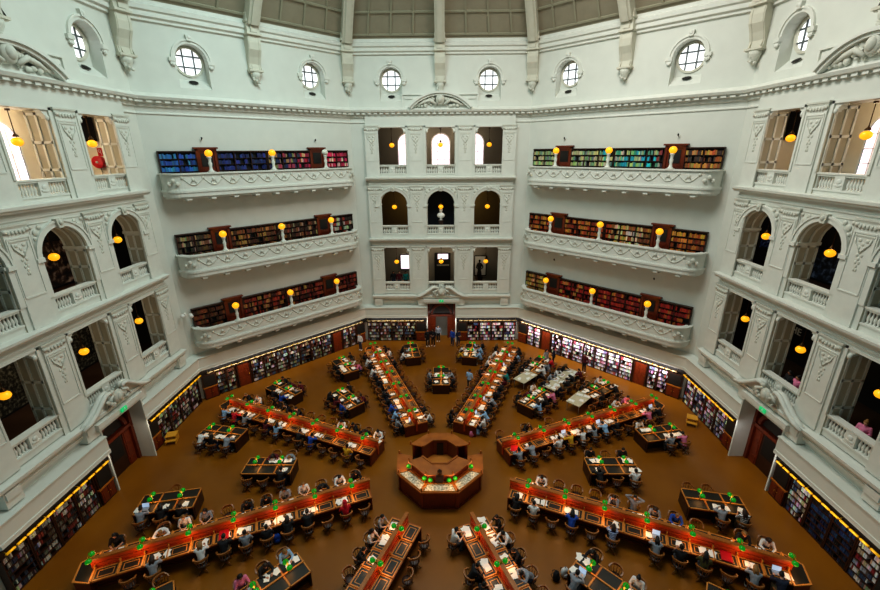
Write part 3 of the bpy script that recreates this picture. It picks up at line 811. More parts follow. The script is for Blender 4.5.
meG = {k: f().mesh(k, [M['stone']]) for k, f in (('gal_floor', gal_floor), ('gal_parapet', gal_parapet), ('gal_cap', gal_cap), ('gal_bracket', gal_bracket))}
meG['gal_garland'] = gal_garland().mesh('garland', [M['relief']])
def gallery_proto():
    t = empty('book_gallery', (0, 0, 0), 0, 'white gallery', 'balcony')
    link('floor_slab', meG['gal_floor'], t); p = link('parapet', meG['gal_parapet'], t); link('parapet_cap', meG['gal_cap'], t); link('garland_relief', meG['gal_garland'], p)
    for i in range(9):
        b = link('bracket', meG['gal_bracket'], t); b.location = (-5.6 + 1.4 * i, 0, 0)
    return park(t)
gp = gallery_proto()
def post_proto():
    t = empty('globe_lamp_post', (0, 0, 0), 0, 'amber globe lamp post', 'lamp')
    m = MB(); m.lathe([(.17, 0), (.17, .08), (.11, .12), (.08, .3), (.12, .55), (.08, .62), (.1, .8), (.14, .86), (.14, .92), (.06, .95)], (0, 0, 0), 12); m.box(-.2, .2, -.2, .2, -.05, .03); m.build('post', 'stone', t)
    m = MB(); m.ell((0, 0, 1.12), .23, .23, .22, 0, 16, 10); m.build('globe', 'globe', t)
    m = MB(); m.lathe([(.1, .9), (.11, .95), (.07, .97)]); m.build('collar', 'brass', t)
    return park(t)
lp = post_proto()
def gdoor_proto():
    t = empty('gallery_door', (0, 0, 0), 0, 'brown wooden gallery door', 'door')
    m = MB(); m.box(-.62, -.46, -.12, .1, 0, 2.5); m.box(.46, .62, -.12, .1, 0, 2.5); m.box(-.62, .62, -.12, .1, 2.4, 2.55); m.box(-.72, .72, -.18, .1, 2.52, 2.62); m.build('door_frame', 'redwood', t)
    m = MB(); m.box(-.46, .46, -.02, .06, 0, 2.4); m.box(-.4, .4, -.05, 0, .15, .95); m.box(-.36, .36, -.045, 0, 1.15, 1.3); m.build('door_leaf', 'redwood', t)
    m = MB(); m.box(-.34, .34, -.05, 0, 1.45, 2.25); m.build('glazed_panel', 'board', t)
    return park(t)
gdp = gdoor_proto()
GAL_PAL = {('back_left', 2): [(-6.6, ['1e4a8c', '2c6aa8', '16306a', '3a86b0', '2a5a9a']), (-4.5, ['1c2c68', '24306e', '182450', '2a3a80']), (-.1, ['20284c', '3a3050', '8a7a50', 'a04050']), (2.0, ['b02040', '80203a', '303048', 'c0a080']), (4.5, ['c03058', 'b02848', 'd8b0a8', '902038'])],
           ('back_left', 1): [(-6.6, ['4a3a28', '9a8a6a', '2c241c', '6a4a2c']), (-4.5, ['7a4a24', '4a2a18', 'a07038', '5a3420']), (-.1, ['5a3020', 'a08060', '3a2418', '7a4428']), (4.5, ['7a2a1c', 'b0a890', '2a201c', '8a3424'])],
           ('back_left', 0): [(-6.6, ['5a2c18', '6a3a20', '40200f', '74401f']), (-4.5, ['7a2818', '5a2014', 'a06838', '3a1c14', '8a3020']), (2.0, ['7a2018', '641a14', '8a3a24', '501a10'])],
           ('back_right', 2): [(-6.6, ['a8b078', '98a070', 'b8b888', '7a9068', '6a8a70']), (-1.0, ['a0b080', '88a878', '20a0a0', '3a8a80', 'b0b890']), (2.0, ['90a880', '18b0c0', '2a2a30', '50907a', '8a3a40']), (4.5, ['a86a30', '8a5028', '40302a', 'c09048'])],
           ('back_right', 1): [(-6.6, ['a05820', '8a3c18', 'c07a30', '7a2c14']), (-3.0, ['8a3018', 'b06a28', '6a2414', 'a04820']), (.3, ['c0a878', 'b08848', 'd8c8a0', '8a5028']), (2.6, ['b07834', '9a6028', 'c89850', '6a4020']), (4.5, ['8a4018', 'b06828', '6a2c14', 'c88a38'])],
           ('back_right', 0): [(-6.6, ['b08848', 'a07838', 'c8a868', '8a6030']), (-3.3, ['a02820', '8a1c18', 'b87838', '701814']), (.3, ['8a1c1c', '9a2820', '6a1414', 'b87030', 'a83020']), (4.5, ['8a1c1c', 'a02c20', '701412', 'b06028'])]}
def pal(key, u):
    c = None
    for a, l in GAL_PAL[key]:
        if u >= a: c = l
    return c or GAL_PAL[key][0][1]
STUFF = MB()                       # the thousands of small spines beyond the nearest three hundred
BOOKS = []                         # candidates: (size, centre, dims, rot, colour, case text, shelf)
def case_proto(w, h, nsh, d=.24, board='darkwood', cols=None):
    t = empty('bookcase', (0, 0, 0), 0, 'bookcase', 'bookcase'); cols = cols or max(1, round(w / 1.0))
    m = MB(); m.box(-w / 2, w / 2, d - .02, d, 0, h); m.build('back_board', 'black', t)
    for s in (-1, 1):
        m = MB(); m.box(*sorted((s * w / 2, s * (w / 2 - .05))), 0, d, 0, h); m.build('side_board', board, t)
    m = MB(); m.box(-w / 2, w / 2, -.03, d, h - .07, h); m.build('cornice_board', board, t)
    for i in range(nsh):
        m = MB(); z = .06 + (h - .13) * i / nsh; m.box(-w / 2 + .05, w / 2 - .05, .01, d - .02, z - .03, z); m.build('shelf', board, t)
    for i in range(1, cols):
        x = -w / 2 + w * i / cols; m = MB(); m.box(x - .025, x + .025, 0, d - .02, .03, h - .07); m.build('upright', board, t)
    return park(t), cols
def fill(rot, u, y, z, w, h, nsh, cols, palf, bw=(.05, .09), d=.2, indiv=None, light=1, hh=(.68, .95), gap=.06):
    cw = w / cols
    for c in range(cols):
        xa, xb = u - w / 2 + cw * c + .04, u - w / 2 + cw * (c + 1) - .04
        for s in range(nsh):
            zz = z + .06 + (h - .13) * s / nsh; sh = (h - .13) / nsh - .03; x = xa; runc = None; rl = 0
            while x < xb - .03:
                bwid = random.uniform(*bw)
                if x + bwid > xb: break
                if random.random() < gap: x += random.uniform(.05, .3); continue
                if rl <= 0: runc = random.choice(palf(x)); rl = random.randint(1, 4)
                rl -= 1
                col = tuple(min(1, k * random.uniform(.55, 1.25) * light) for k in hexc(runc))
                bh = sh * random.uniform(*hh); bd = d * random.uniform(.75, .95)
                item = (x + bwid / 2, y + d - bd, zz, bwid - .004, bd, bh, rot, col, runc)
                if indiv is not None and in_frame(face_pt(rot, item[0], item[1], zz + bh / 2)): BOOKS.append((item, indiv, s, c))
                else: put_book(item)
                x += bwid
def put_book(it):
    u, y, z, w, d, h, rot, col, _ = it
    STUFF.add([face_pt(rot, u + a * w / 2, y + b * d, z + c * h) for a, b, c in ((-1, 0, 0), (1, 0, 0), (1, 1, 0), (-1, 1, 0), (-1, 0, 1), (1, 0, 1), (1, 1, 1), (-1, 1, 1))],
              [(4, 5, 6, 7), (0, 1, 5, 4), (1, 2, 6, 5), (3, 0, 4, 7)], 0, col)
SEC = [(-6.6, -4.5), (-3.3, -.03), (.03, 3.3), (4.5, 6.6)]
gcase = {}
for a, b in SEC:
    w = round(b - a, 2)
    if w not in gcase: gcase[w] = case_proto(w, 2.4, 6, .22)
GN = ['lowest', 'middle', 'top']
def secname(face, i):
    j = i if face == 'back_right' else 3 - i      # counted from the back corner
    return ('end section by the back wall', 'long section on the back half', 'long section on the near half', 'end section by the side arcade')[j]
for face in ('back_left', 'back_right'):
    rot = FACES[face]; ft = WALLTXT[face]
    for k in range(3):
        spawn(gp, (0, 0, GF[k]), rot, '%s white gallery with garland relief on the %s' % (GN[k], ft), 'book galleries')
        for i, (a, b) in enumerate(SEC):
            w = round(b - a, 2); u = (a + b) / 2; pr, cols = gcase[w]
            spawn(pr, face_pt(rot, u, A - .24, GF[k]), rot, 'bookcase on the %s gallery, %s, %s' % (GN[k], ft, secname(face, i)), 'gallery bookcases')
            fill(rot, u, A - .24, GF[k] + GZ, w, 2.4, 6, cols, lambda x: pal((face, k), x), (.045, .09), .2, None, 1.2, (.6, .84), .04)
        for u in (-3.9, 3.9):
            near = (u < 0) == (face == 'back_left')
            spawn(gdp, face_pt(rot, u, A - .12, GF[k]), rot, 'brown door with black glass on the %s gallery, %s, %s' % (GN[k], ft, 'nearer the side arcade' if near else 'nearer the back wall'), 'gallery doors')
        for u in (-4.05, 0, 4.05):
            near = 'at the middle' if u == 0 else ('toward the side arcade' if (u < 0) == (face == 'back_left') else 'toward the back wall')
            o = spawn(lp, face_pt(rot, u, A - 1.1, GF[k] + 1.13), rot, 'globe lamp on the %s gallery parapet, %s, %s' % (GN[k], ft, near), 'gallery lamps')
            if face == 'back_left' and k == 2 and u > 1: setmat([c for c in o.children if c.name.startswith('globe')][0], {'globe': 'globew'})
# vents under the lowest galleries, wall spots, security camera
for face in ('back_left', 'back_right'):
    for i, u in enumerate((-4, -1, 2, 4.8)):
        t = MB(); t.box(-.4, .4, -.03, .02, -.14, .14)
        for j in range(4): t.box(-.37, .37, -.045, -.02, -.12 + .065 * j, -.1 + .065 * j)
        o = t.build('wall_vent', 'vent'); o.location = face_pt(FACES[face], u, A - .03, 4.1); o.rotation_euler = (0, 0, FACES[face])
        j = i if face == 'back_right' else 3 - i
        tag(o, 'dark slatted vent under the lowest gallery, %s, %s from the back' % (WALLTXT[face], ('first', 'second', 'third', 'fourth')[j]), 'vent', 'wall vents')
SP = MB(); SP.tube([(0, 0, 0), (0, -.1, .02), (0, -.14, .06)], .02); SP.ell((0, -.14, .1), .055, .055, .08, 0, 10, 6)
spm = SP.mesh('wall_spot', [M['vent']])
for face, k, u in (('back_left', 2, -4), ('back_left', 2, 3.9), ('back_right', 2, -4), ('back_right', 2, 3.9), ('back_right', 1, -4), ('back_right', 1, 3.9)):
    o = link('wall_spotlight', spm); z = (8.0, 8.6, 18.0)[k]; o.location = face_pt(FACES[face], u, A - .02, z); o.rotation_euler = (0, 0, FACES[face])
    near = (u < 0) == (face == 'back_left')
    tag(o, 'tiny dark spotlight on the %s above the %s gallery, %s' % (WALLTXT[face], 'top' if k == 2 else 'lowest', 'near end' if near else 'far end'), 'spotlight', 'wall spotlights')
t = empty('security_camera', (-17.05, 7.15, 7.0), PI / 4, 'white twin security camera in the corner by the left wall', 'camera')
m = MB(); m.box(-.05, .05, -.05, .3, -.05, .05); m.build('bracket', 'white', t)
for s in (-1, 1):
    m = MB(); m.lathe([(.1, 0), (.12, .1), (.12, .3), (.08, .34)], (s * .25, -.1, 0), 10, 0, True, Matrix.Rotation(PI / 2 + s * .3, 3, 'X')); m.build('camera_body', 'white', t)

# ------------------------------------------------------------------ ground floor: bookcases, cupboards, doors
def cupboard_proto(w):
    t = empty('wall_cupboard', (0, 0, 0), 0, 'cupboard', 'cupboard')
    m = MB(); m.box(-w / 2, w / 2, .0, .36, 0, 2.32); m.build('carcass', 'darkwood', t)
    m = MB(); m.box(-w / 2 + .06, w / 2 - .06, -.03, .02, 1.2, 2.22); m.build('notice_board', 'board', t)
    for s in (-1, 1):
        m = MB(); xa, xb = sorted((s * .02, s * (w / 2 - .04))); m.box(xa, xb, -.03, .02, .12, 1.08); m.box(xa + .07, xb - .07, -.045, 0, .22, .98)
        d = m.build('door', 'redwood', t); k = MB(); k.ell((s * .08, -.06, .62), .025, .025, .025, 0, 8, 5); k.build('knob', 'brass', d)
    m = MB(); m.box(-w / 2 - .03, w / 2 + .03, -.06, .36, 1.08, 1.18); m.build('ledge_board', 'oak', t)
    return park(t)
def pdoor_proto():
    t = empty('panel_door', (0, 0, 0), 0, 'door', 'door')
    m = MB(); m.box(-.5, -.42, -.02, .3, 0, 2.32); m.box(.42, .5, -.02, .3, 0, 2.32); m.box(-.5, .5, -.02, .3, 2.2, 2.32); m.build('door_frame', 'darkwood', t)
    m = MB(); m.box(-.42, .42, .04, .1, 0, 2.2)
    for z0, z1 in ((.15, .8), (.95, 1.5), (1.6, 2.1)):
        for s in (-1, 1): m.box(*sorted((s * .06, s * .36)), .02, .06, z0, z1)
    d = m.build('door_leaf', 'redwood', t); k = MB(); k.ell((.36, -.0, 1.05), .03, .03, .03, 0, 8, 5); k.build('knob', 'brass', d)
    return park(t)
cp = cupboard_proto(.9); pd = pdoor_proto()
gc = {}
PAL_DARK = ['2a2a2c', '8a8880', 'b8b4a8', '4a3c34', '6a6458', '303848', '7a3028', 'c8c4b8']
PAL_LB = ['b8b4ac', '8a8a88', '5a4a40', '303030', 'd0ccc4', '6a3a30', '44546a', '9a8a6a']
PAL_BR = ['f4f0f2', 'ece4ea', 'c8b0bc', '8a8a98', 'f4f2ee', 'b05a64', '4a4a58', 'e4d8de']  # pale pinkish palette: strong shelf lighting put into the book colours
PAL_RC = ['d8d8dc', 'a8b0c0', '8a2a30', '3a4a6a', 'e8e8e8', '5a5a5a', 'b8a890']
PAL_NAVY = ['14243e', '1c3254', '101018', '20406a', '0c0c10', '182848']
GROUND = set()
def ground(o, sc=None):
    GROUND.add(o.name)
    if sc: o.scale = (1, 1, sc)
    return o
def ground_case(face, u, w, palette, text, indiv=None, light=1, bw=(.045, .085), tall=False):
    key = round(w, 2); n = 6
    if key not in gc: gc[key] = case_proto(w, 1.92, 6, .32, 'darkwood', 1)
    ground(spawn(gc[key][0], face_pt(FACES[face], u, 17.05, 0), FACES[face], text, 'ground-floor bookcases'))
    fill(FACES[face], u, 17.07, 0, w, 1.92, 6, 1, lambda x: palette, bw, .26, indiv, light)
ORD = ['first', 'second', 'third', 'fourth', 'fifth', 'sixth', 'seventh', 'eighth', 'ninth', 'tenth', 'eleventh', 'twelfth', 'thirteenth']
for face in ('back_left', 'back_right'):
    L = 1 if face == 'back_left' else 1.25; P = PAL_LB if face == 'back_left' else PAL_BR; ft = WALLTXT[face]  # back right spines brightened in colour as strongly lit
    for i in range(7):
        j = i if face == 'back_right' else 6 - i
        ground_case(face, -3 + i, .98, P, 'ground-floor bookcase on the %s, %s column between the two doors from back' % (ft, ORD[j]), None, L)
    for s in (-1, 1):
        near = (s < 0) == (face == 'back_left'); nt_ = 'toward the side arcade' if near else 'toward the back wall'
        ground(spawn(pd, face_pt(FACES[face], s * 4.05, 17.05, 0), FACES[face], 'narrow red-brown door between bookcases of the %s, %s' % (ft, nt_), 'panel doors'), .828)
        for q in (4.95, 5.65): ground_case(face, s * q, .68, P, 'narrow bookcase on the %s %s, %s its door' % (ft, nt_, 'beside' if q < 5 else 'one away from'), None, L)
        ground(spawn(cp, face_pt(FACES[face], s * 6.47, 16.98, 0), FACES[face], 'corner cupboard with black board top, %s, %s' % (ft, nt_), 'wall cupboards'), .828)
for face in ('back', 'left', 'right'):
    ft = WALLTXT[face]
    for s in (-1, 1):
        if face == 'back': sd = 'left of door' if s < 0 else 'right of door'
        else: sd = 'beyond door' if (s > 0) == (face == 'left') else 'before door'
        ground(spawn(cp, face_pt(FACES[face], s * 1.92, 16.98, 0), FACES[face], 'cupboard with black board top and red doors, %s, %s' % (ft, sd), 'wall cupboards'), .828)
        for i in range(4):
            u = s * (2.95 + 1.13 * i); P = PAL_LB if face == 'back' else PAL_DARK; lt = 1
            if face == 'right' and s > 0: P = (PAL_RC, PAL_NAVY, PAL_NAVY, PAL_RC)[i]
            if face == 'right' and s < 0: P = PAL_RC
            if face == 'back' and s > 0: P = PAL_RC + PAL_BR; lt = 1.1
            if not in_frame(face_pt(FACES[face], u, 17, 1.2), 40): continue
            txt = 'ground-floor bookcase of the %s %s, %s from its cupboard' % (ft, sd, ORD[i])
            ground_case(face, u, 1.11, P, txt, ('%s %s' % (ft, sd), ORD[i]) if face != 'back' else None, lt, (.045, .085) if P is not PAL_NAVY else (.05, .1))
# the 300 largest spines are objects of their own
def bsize(b):
    it = b[0]; p = Vector(face_pt(it[6], it[0], it[1], it[2] + it[5] / 2)); v = p - CAM; n = Vector(face_pt(it[6], 0, -1, 0))
    return it[3] * it[5] * abs(v.normalized().dot(n)) / v.length_squared
BOOKS.sort(key=bsize, reverse=True)
BCOL = {'2a2a2c': 'black', '8a8880': 'grey', 'b8b4a8': 'pale', '4a3c34': 'brown', '6a6458': 'grey-brown', '303848': 'slate', '7a3028': 'rust red', 'c8c4b8': 'cream', 'd8d8dc': 'white', 'a8b0c0': 'pale blue', '8a2a30': 'red', '3a4a6a': 'blue', 'e8e8e8': 'white', '5a5a5a': 'grey', 'b8a890': 'tan', '14243e': 'navy', '1c3254': 'navy', '101018': 'black', '20406a': 'dark blue', '0c0c10': 'black', '182848': 'navy'}
bmats = {}
ub = MB(); ub.add([(-.5, .05, 0), (.5, .05, 0), (.5, 1, 0), (-.5, 1, 0), (-.5, .05, 1), (.5, .05, 1), (.5, 1, 1), (-.5, 1, 1), (0, 0, 0), (0, 0, 1)],
                  [(4, 9, 5, 6, 7), (0, 8, 9, 4), (8, 1, 5, 9), (1, 2, 6, 5), (3, 0, 4, 7), (0, 3, 2, 1, 8)])
ubm = ub.mesh('book', [M['paper']])
from collections import Counter
for it, (where, nth), s, c in BOOKS[:300]:
    u, y, z, w, d, h, rot, col, key = it
    if key not in bmats: bmats[key] = mat('book_cloth_' + key, key, .6, .25, 6)
    o = ground(link('book', ubm)); o.location = face_pt(rot, u, y, z); o.rotation_euler = (0, 0, rot); o.scale = (w, d, h)
    o.material_slots[0].link = 'OBJECT'; o.material_slots[0].material = bmats[key]
    tag(o, '%s book, %s shelf up, %s bookcase %s' % (BCOL[key], ORD[s], nth, where), 'book', '%s books, %s shelf, %s bookcase, %s' % (BCOL[key], ORD[s], nth, where))
for b in BOOKS[300:]: put_book(b[0])
tag(ground(STUFF.build('shelved_books', 'books')), 'rows of small coloured book spines filling the gallery and wall shelves', 'books', None, 'stuff')

# brass reading-light rails above the shelves
def rail_proto(L, mt='glow_brass'):
    t = empty('brass_light_rail', (0, 0, 0), 0, 'brass rail', 'light rail')
    m = MB(); n = int(L / .42)
    for i in range(n):
        x = -L / 2 + L * (i + .5) / n; m.tube([(x - .17, 0, 0), (x + .17, 0, 0)], .05, 8)
    m.build('lamp_tube', mt, t)
    m = MB(); m.tube([(-L / 2, 0, 0), (L / 2, 0, 0)], .02, 6)
    for i in range(int(L / 1.5) + 1): x = -L / 2 + .1 + (L - .2) * i / max(1, int(L / 1.5)); m.tube([(x, .02, 0), (x, .28, .1)], .014, 5)
    m.build('rail', 'brass', t)
    return park(t)
rp5, rp13, rp5d = rail_proto(5.3), rail_proto(13.2, 'dull_brass'), rail_proto(5.3, 'dull_brass')
for face in FACES:
    rot = FACES[face]; ft = WALLTXT[face]
    if 'back_' in face: spawn(rp13, face_pt(rot, 0, 16.76, 2.55), rot, 'long brass reading-light rail above the bookcases, %s' % ft, 'brass light rails')
    else:
        for s in (-1, 1):
            sd = ('left of door' if s < 0 else 'right of door') if face == 'back' else ('beyond its door' if (s > 0) == (face == 'left') else 'before its door')
            spawn(rp5 if face != 'back' else rp5d, face_pt(rot, s * 4.25, 16.76, 2.55), rot, 'brass reading-light rail above the bookcases, %s, %s' % (ft, sd), 'brass light rails')
def area(loc, rot, sx, sy, e, col):
    l = bpy.data.lights.new('shelf_light', 'AREA'); l.shape = 'RECTANGLE'; l.size = sx; l.size_y = sy; l.energy = e; l.color = col
    o = bpy.data.objects.new('shelf_light', l); C.link(o); o.location = loc; o.rotation_euler = rot; return o
for face, e, col in (('back', 70, (1, .95, .9)), ('left', 25, (1, .9, .75)), ('right', 35, (1, .95, .95)), ('back_left', 90, (1, .93, .85)), ('back_right', 240, (1, .93, .95))):
    area(face_pt(FACES[face], 0, 16.45, 2.7), (R_(40), 0, FACES[face]), 13, .1, e, col)

# doors of the three arcaded faces
def big_door():
    P = {}
    m = MB()
    for s in (-1, 1): m.box(*sorted((s * 1.3, s * 1.1)), 17.55, 17.9, -.26, 4.2)
    m.box(-1.3, 1.3, 17.55, 17.9, 2.65, 2.85); m.box(-1.3, 1.3, 17.55, 17.9, 4.05, 4.2)
    n = 12
    for i in range(n):
        a0, a1 = PI * i / n, PI * (i + 1) / n
        m.prism([(.8 * math.cos(a0), .8 * math.sin(a0)), (1.0 * math.cos(a0), 1.0 * math.sin(a0)), (1.0 * math.cos(a1), 1.0 * math.sin(a1)), (.8 * math.cos(a1), .8 * math.sin(a1))], 17.6, 17.85, 0, lambda a, b, c: (a, c, 2.9 + b))
    P['door_frame'] = m
    m = MB(); m.prism([(-.8, 0), (.8, 0)] + [(.8 * math.cos(PI * i / 12), .8 * math.sin(PI * i / 12)) for i in range(13)], 17.75, 17.79, 0, lambda a, b, c: (a, c, 2.88 + b)); P['fanlight'] = m
    m = MB(); m.box(-1.1, 1.1, 17.8, 17.85, 2.85, 4.05); P['spandrel_board'] = m
    m = MB(); m.box(.55, 1.1, 17.7, 17.77, -.26, 2.65)
    for z0, z1 in ((.15, .9), (1.05, 1.7), (1.8, 2.5)): m.box(.63, 1.02, 17.67, 17.71, z0, z1)
    P['door_leaf'] = m
    m = MB(); m.box(-1.1, -.55, 17.7, 17.77, -.26, 2.65)
    for z0, z1 in ((.15, .9), (1.05, 1.7), (1.8, 2.5)): m.box(-1.02, -.63, 17.67, 17.71, z0, z1)
    P['door_leaf.001'] = m
    return P
bd = {k: v.mesh(k, [M[{'door_frame': 'redwood', 'fanlight': 'board', 'spandrel_board': 'darkwood'}.get(k, 'redwood')]]) for k, v in big_door().items()}
mid = MB(); mid.box(-.55, .55, 17.73, 17.78, -.26, 2.65); mid.box(-.4, .4, 17.71, 17.74, 1.3, 2.5, 1); bdm = mid.mesh('middle_leaf', [M['darkwood'], M['board']])
for i, face in enumerate(('back', 'left', 'right')):
    d = empty('door_%d' % (i + 1), (0, 0, 0), FACES[face], 'tall red-brown panelled doorway with arched fanlight in the %s' % WALLTXT[face], 'door', None, 'structure')
    for k, me in bd.items(): link(k.split('.')[0], me, d)
    if face != 'back': link('door_leaf', bdm, d)
    else:
        m = MB(); m.box(-1.05, 1.05, 18.6, 18.65, -.26, 2.7); m.build('passage_wall', 'greywall', d)
    SGN = -1 if face == 'right' else 1; m = MB()
    for s in (-1, 1):
        m.box(*sorted((s * 1.28, s * 1.36)), 16.95 if s * SGN < 0 else 16.72, 17.55, -.26, 4.22)
    m.build('door_surround', 'wall', d)
    # exit sign
    t = empty('exit_sign', face_pt(FACES[face], .15 * (1 if face == 'right' else 0), 16.62, 4.5), FACES[face], 'small green lit exit sign above the doorway in the %s' % WALLTXT[face], 'exit sign', 'green exit signs')
    m = MB(); m.box(-.19, .19, 0, .06, -.1, .11); m.build('sign_box', 'exit', t)
    m = MB(); m.ell((.02, -.01, .07), .025, .01, .025, 0, 8, 5); m.tube([(.01, -.01, .04), (-.02, -.01, -.02)], .018, 5); m.tube([(-.02, -.01, -.02), (.04, -.01, -.04), (.03, -.01, -.08)], .012, 5)
    m.tube([(-.02, -.01, -.02), (-.06, -.01, -.07)], .012, 5); m.tube([(.01, -.01, .03), (.06, -.01, .0)], .01, 5); m.build('running_figure', 'white', t)
# yellow kick stools
for loc, rz, tx in (((-16.6, 2.7, 0), .3, 'yellow wooden step stool by the cupboard beyond the left door'), ((16.3, 4.4, 0), -.5, 'yellow wooden step stool before the bookcases of the right wall')):
    t = ground(empty('step_stool', loc, rz, tx, 'step stool'))
    m = MB(); m.box(-.3, .3, -.28, .28, .42, .47); m.build('top_step', 'yellow', t); m = MB(); m.box(-.3, .3, -.48, -.1, .2, .25); m.build('lower_step', 'yellow', t)
    for s in (-1, 1): m = MB(); m.box(s * .27 - .02, s * .27 + .02, -.46, .26, 0, .2); m.box(s * .27 - .02, s * .27 + .02, -.24, .26, .2, .43); m.build('side', 'yellow', t)

# everything above the shelves stands a little higher than the furniture level measured from the floor
for o in list(bpy.context.scene.objects):
    if o.parent is None and o.name not in GROUND and o.name != 'floor' and not o.get('_free'): o.location.z += GZ
CAM.z += GZ
bpy.context.view_layer.update()

FIRST_PART = set(o.name for o in bpy.context.scene.objects)
# ------------------------------------------------------------------ furniture
def cap(mb, p0, r0, p1, r1, n=10):        # tapered limb with rounded ends
    a, b = Vector(p0), Vector(p1); d = b - a; L = max(d.length, 1e-4); d.normalize()
    u = d.cross(Vector((0, 0, 1)))
    if u.length < .05: u = d.cross(Vector((1, 0, 0)))
    u.normalize(); w = u.cross(d); rings = []
    st = [(-.98, .2, r0), (-.7, .7, r0), (-.3, .95, r0), (0, 1, r0)]
    for k, s, r in st: rings.append((a + d * (k * r), s * r))
    for k, s in ((0, 1), (.3, .95), (.7, .7), (.98, .2)): rings.append((b + d * (k * r1), s * r1))
    return mb.loft([[c + u * r * math.cos(2 * PI * i / n) + w * r * math.sin(2 * PI * i / n) for i in range(n)] for c, r in rings])
def fuse(mb, name, vox, mats, smooth=3, extra=None):   # one continuous skin out of the limbs
    me = mb.mesh(name + '_raw', []); o = bpy.data.objects.new(name, me); C.link(o)
    r = o.modifiers.new('r', 'REMESH'); r.mode = 'VOXEL'; r.voxel_size = vox; r.use_smooth_shade = True
    if smooth: s = o.modifiers.new('s', 'SMOOTH'); s.iterations = smooth; s.factor = .5
    dg = bpy.context.evaluated_depsgraph_get(); out = bpy.data.meshes.new_from_object(o.evaluated_get(dg))
    bpy.data.objects.remove(o); bpy.data.meshes.remove(me)
    if extra is not None:
        q = MB(); q.add([v.co for v in out.vertices], [tuple(p.vertices) for p in out.polygons], 0, None, True)
        e = extra; q.add(e.v, e.f, 0, None, True); q.m[-len(e.f):] = e.m
        out = q.mesh(name, [])
    out.name = name
    for m in mats: out.materials.append(M[m])
    return out
def V3(x, y, z): return Vector((x, y, z))
def mirror(p, s): return Vector((p[0] * s, p[1], p[2]))
POSES = {
    'read': dict(pel=(0, 0, .53), che=(0, .15, .84), nek=(0, .24, 1.02), head=(0, .33, 1.15), pitch=.75, sh=(.18, .2, .98), el=(.26, .36, .80), wr=(.13, .56, .815), hip=(.09, .02, .51), kn=(.12, .43, .52), an=(.12, .36, .09)),
    'type': dict(pel=(0, 0, .53), che=(0, .06, .86), nek=(0, .1, 1.06), head=(0, .16, 1.2), pitch=.45, sh=(.18, .08, 1.01), el=(.25, .2, .78), wr=(.1, .46, .82), hip=(.09, .02, .51), kn=(.12, .43, .52), an=(.12, .3, .09)),
    'bow': dict(pel=(0, 0, .53), che=(0, .24, .8), nek=(0, .38, .94), head=(0, .5, 1.0), pitch=1.15, sh=(.18, .33, .92), el=(.3, .5, .81), wr=(.08, .62, .815), hip=(.09, .02, .51), kn=(.12, .42, .52), an=(.12, .38, .09)),
    'prop': dict(pel=(0, 0, .53), che=(0, .14, .84), nek=(0, .22, 1.03), head=(.02, .3, 1.17), pitch=.5, sh=(.18, .19, .98), el=(.22, .44, .81), wr=(.11, .35, 1.07), hip=(.09, .02, .51), kn=(.12, .43, .52), an=(.12, .45, .09)),
    'back': dict(pel=(0, .05, .52), che=(0, .0, .86), nek=(0, -.02, 1.07), head=(0, .0, 1.22), pitch=.1, sh=(.19, -.01, 1.03), el=(.4, .02, 1.2), wr=(.12, -.07, 1.24), hip=(.09, .06, .51), kn=(.13, .48, .52), an=(.13, .5, .09)),
    'stand': dict(pel=(0, 0, .95), che=(0, .0, 1.28), nek=(0, .0, 1.49), head=(0, .03, 1.64), pitch=.15, sh=(.19, 0, 1.43), el=(.26, -.03, 1.14), wr=(.25, .06, .88), hip=(.09, 0, .93), kn=(.1, .03, .5), an=(.1, -.02, .09)),
    'hold': dict(pel=(0, 0, .95), che=(0, .02, 1.28), nek=(0, .03, 1.49), head=(0, .08, 1.63), pitch=.4, sh=(.19, .02, 1.43), el=(.26, .02, 1.13), wr=(.12, .28, 1.15), hip=(.09, 0, .93), kn=(.11, .05, .5), an=(.12, .0, .09)),
}
def headm(P): return Matrix.Rotation(-P['pitch'], 3, 'X')
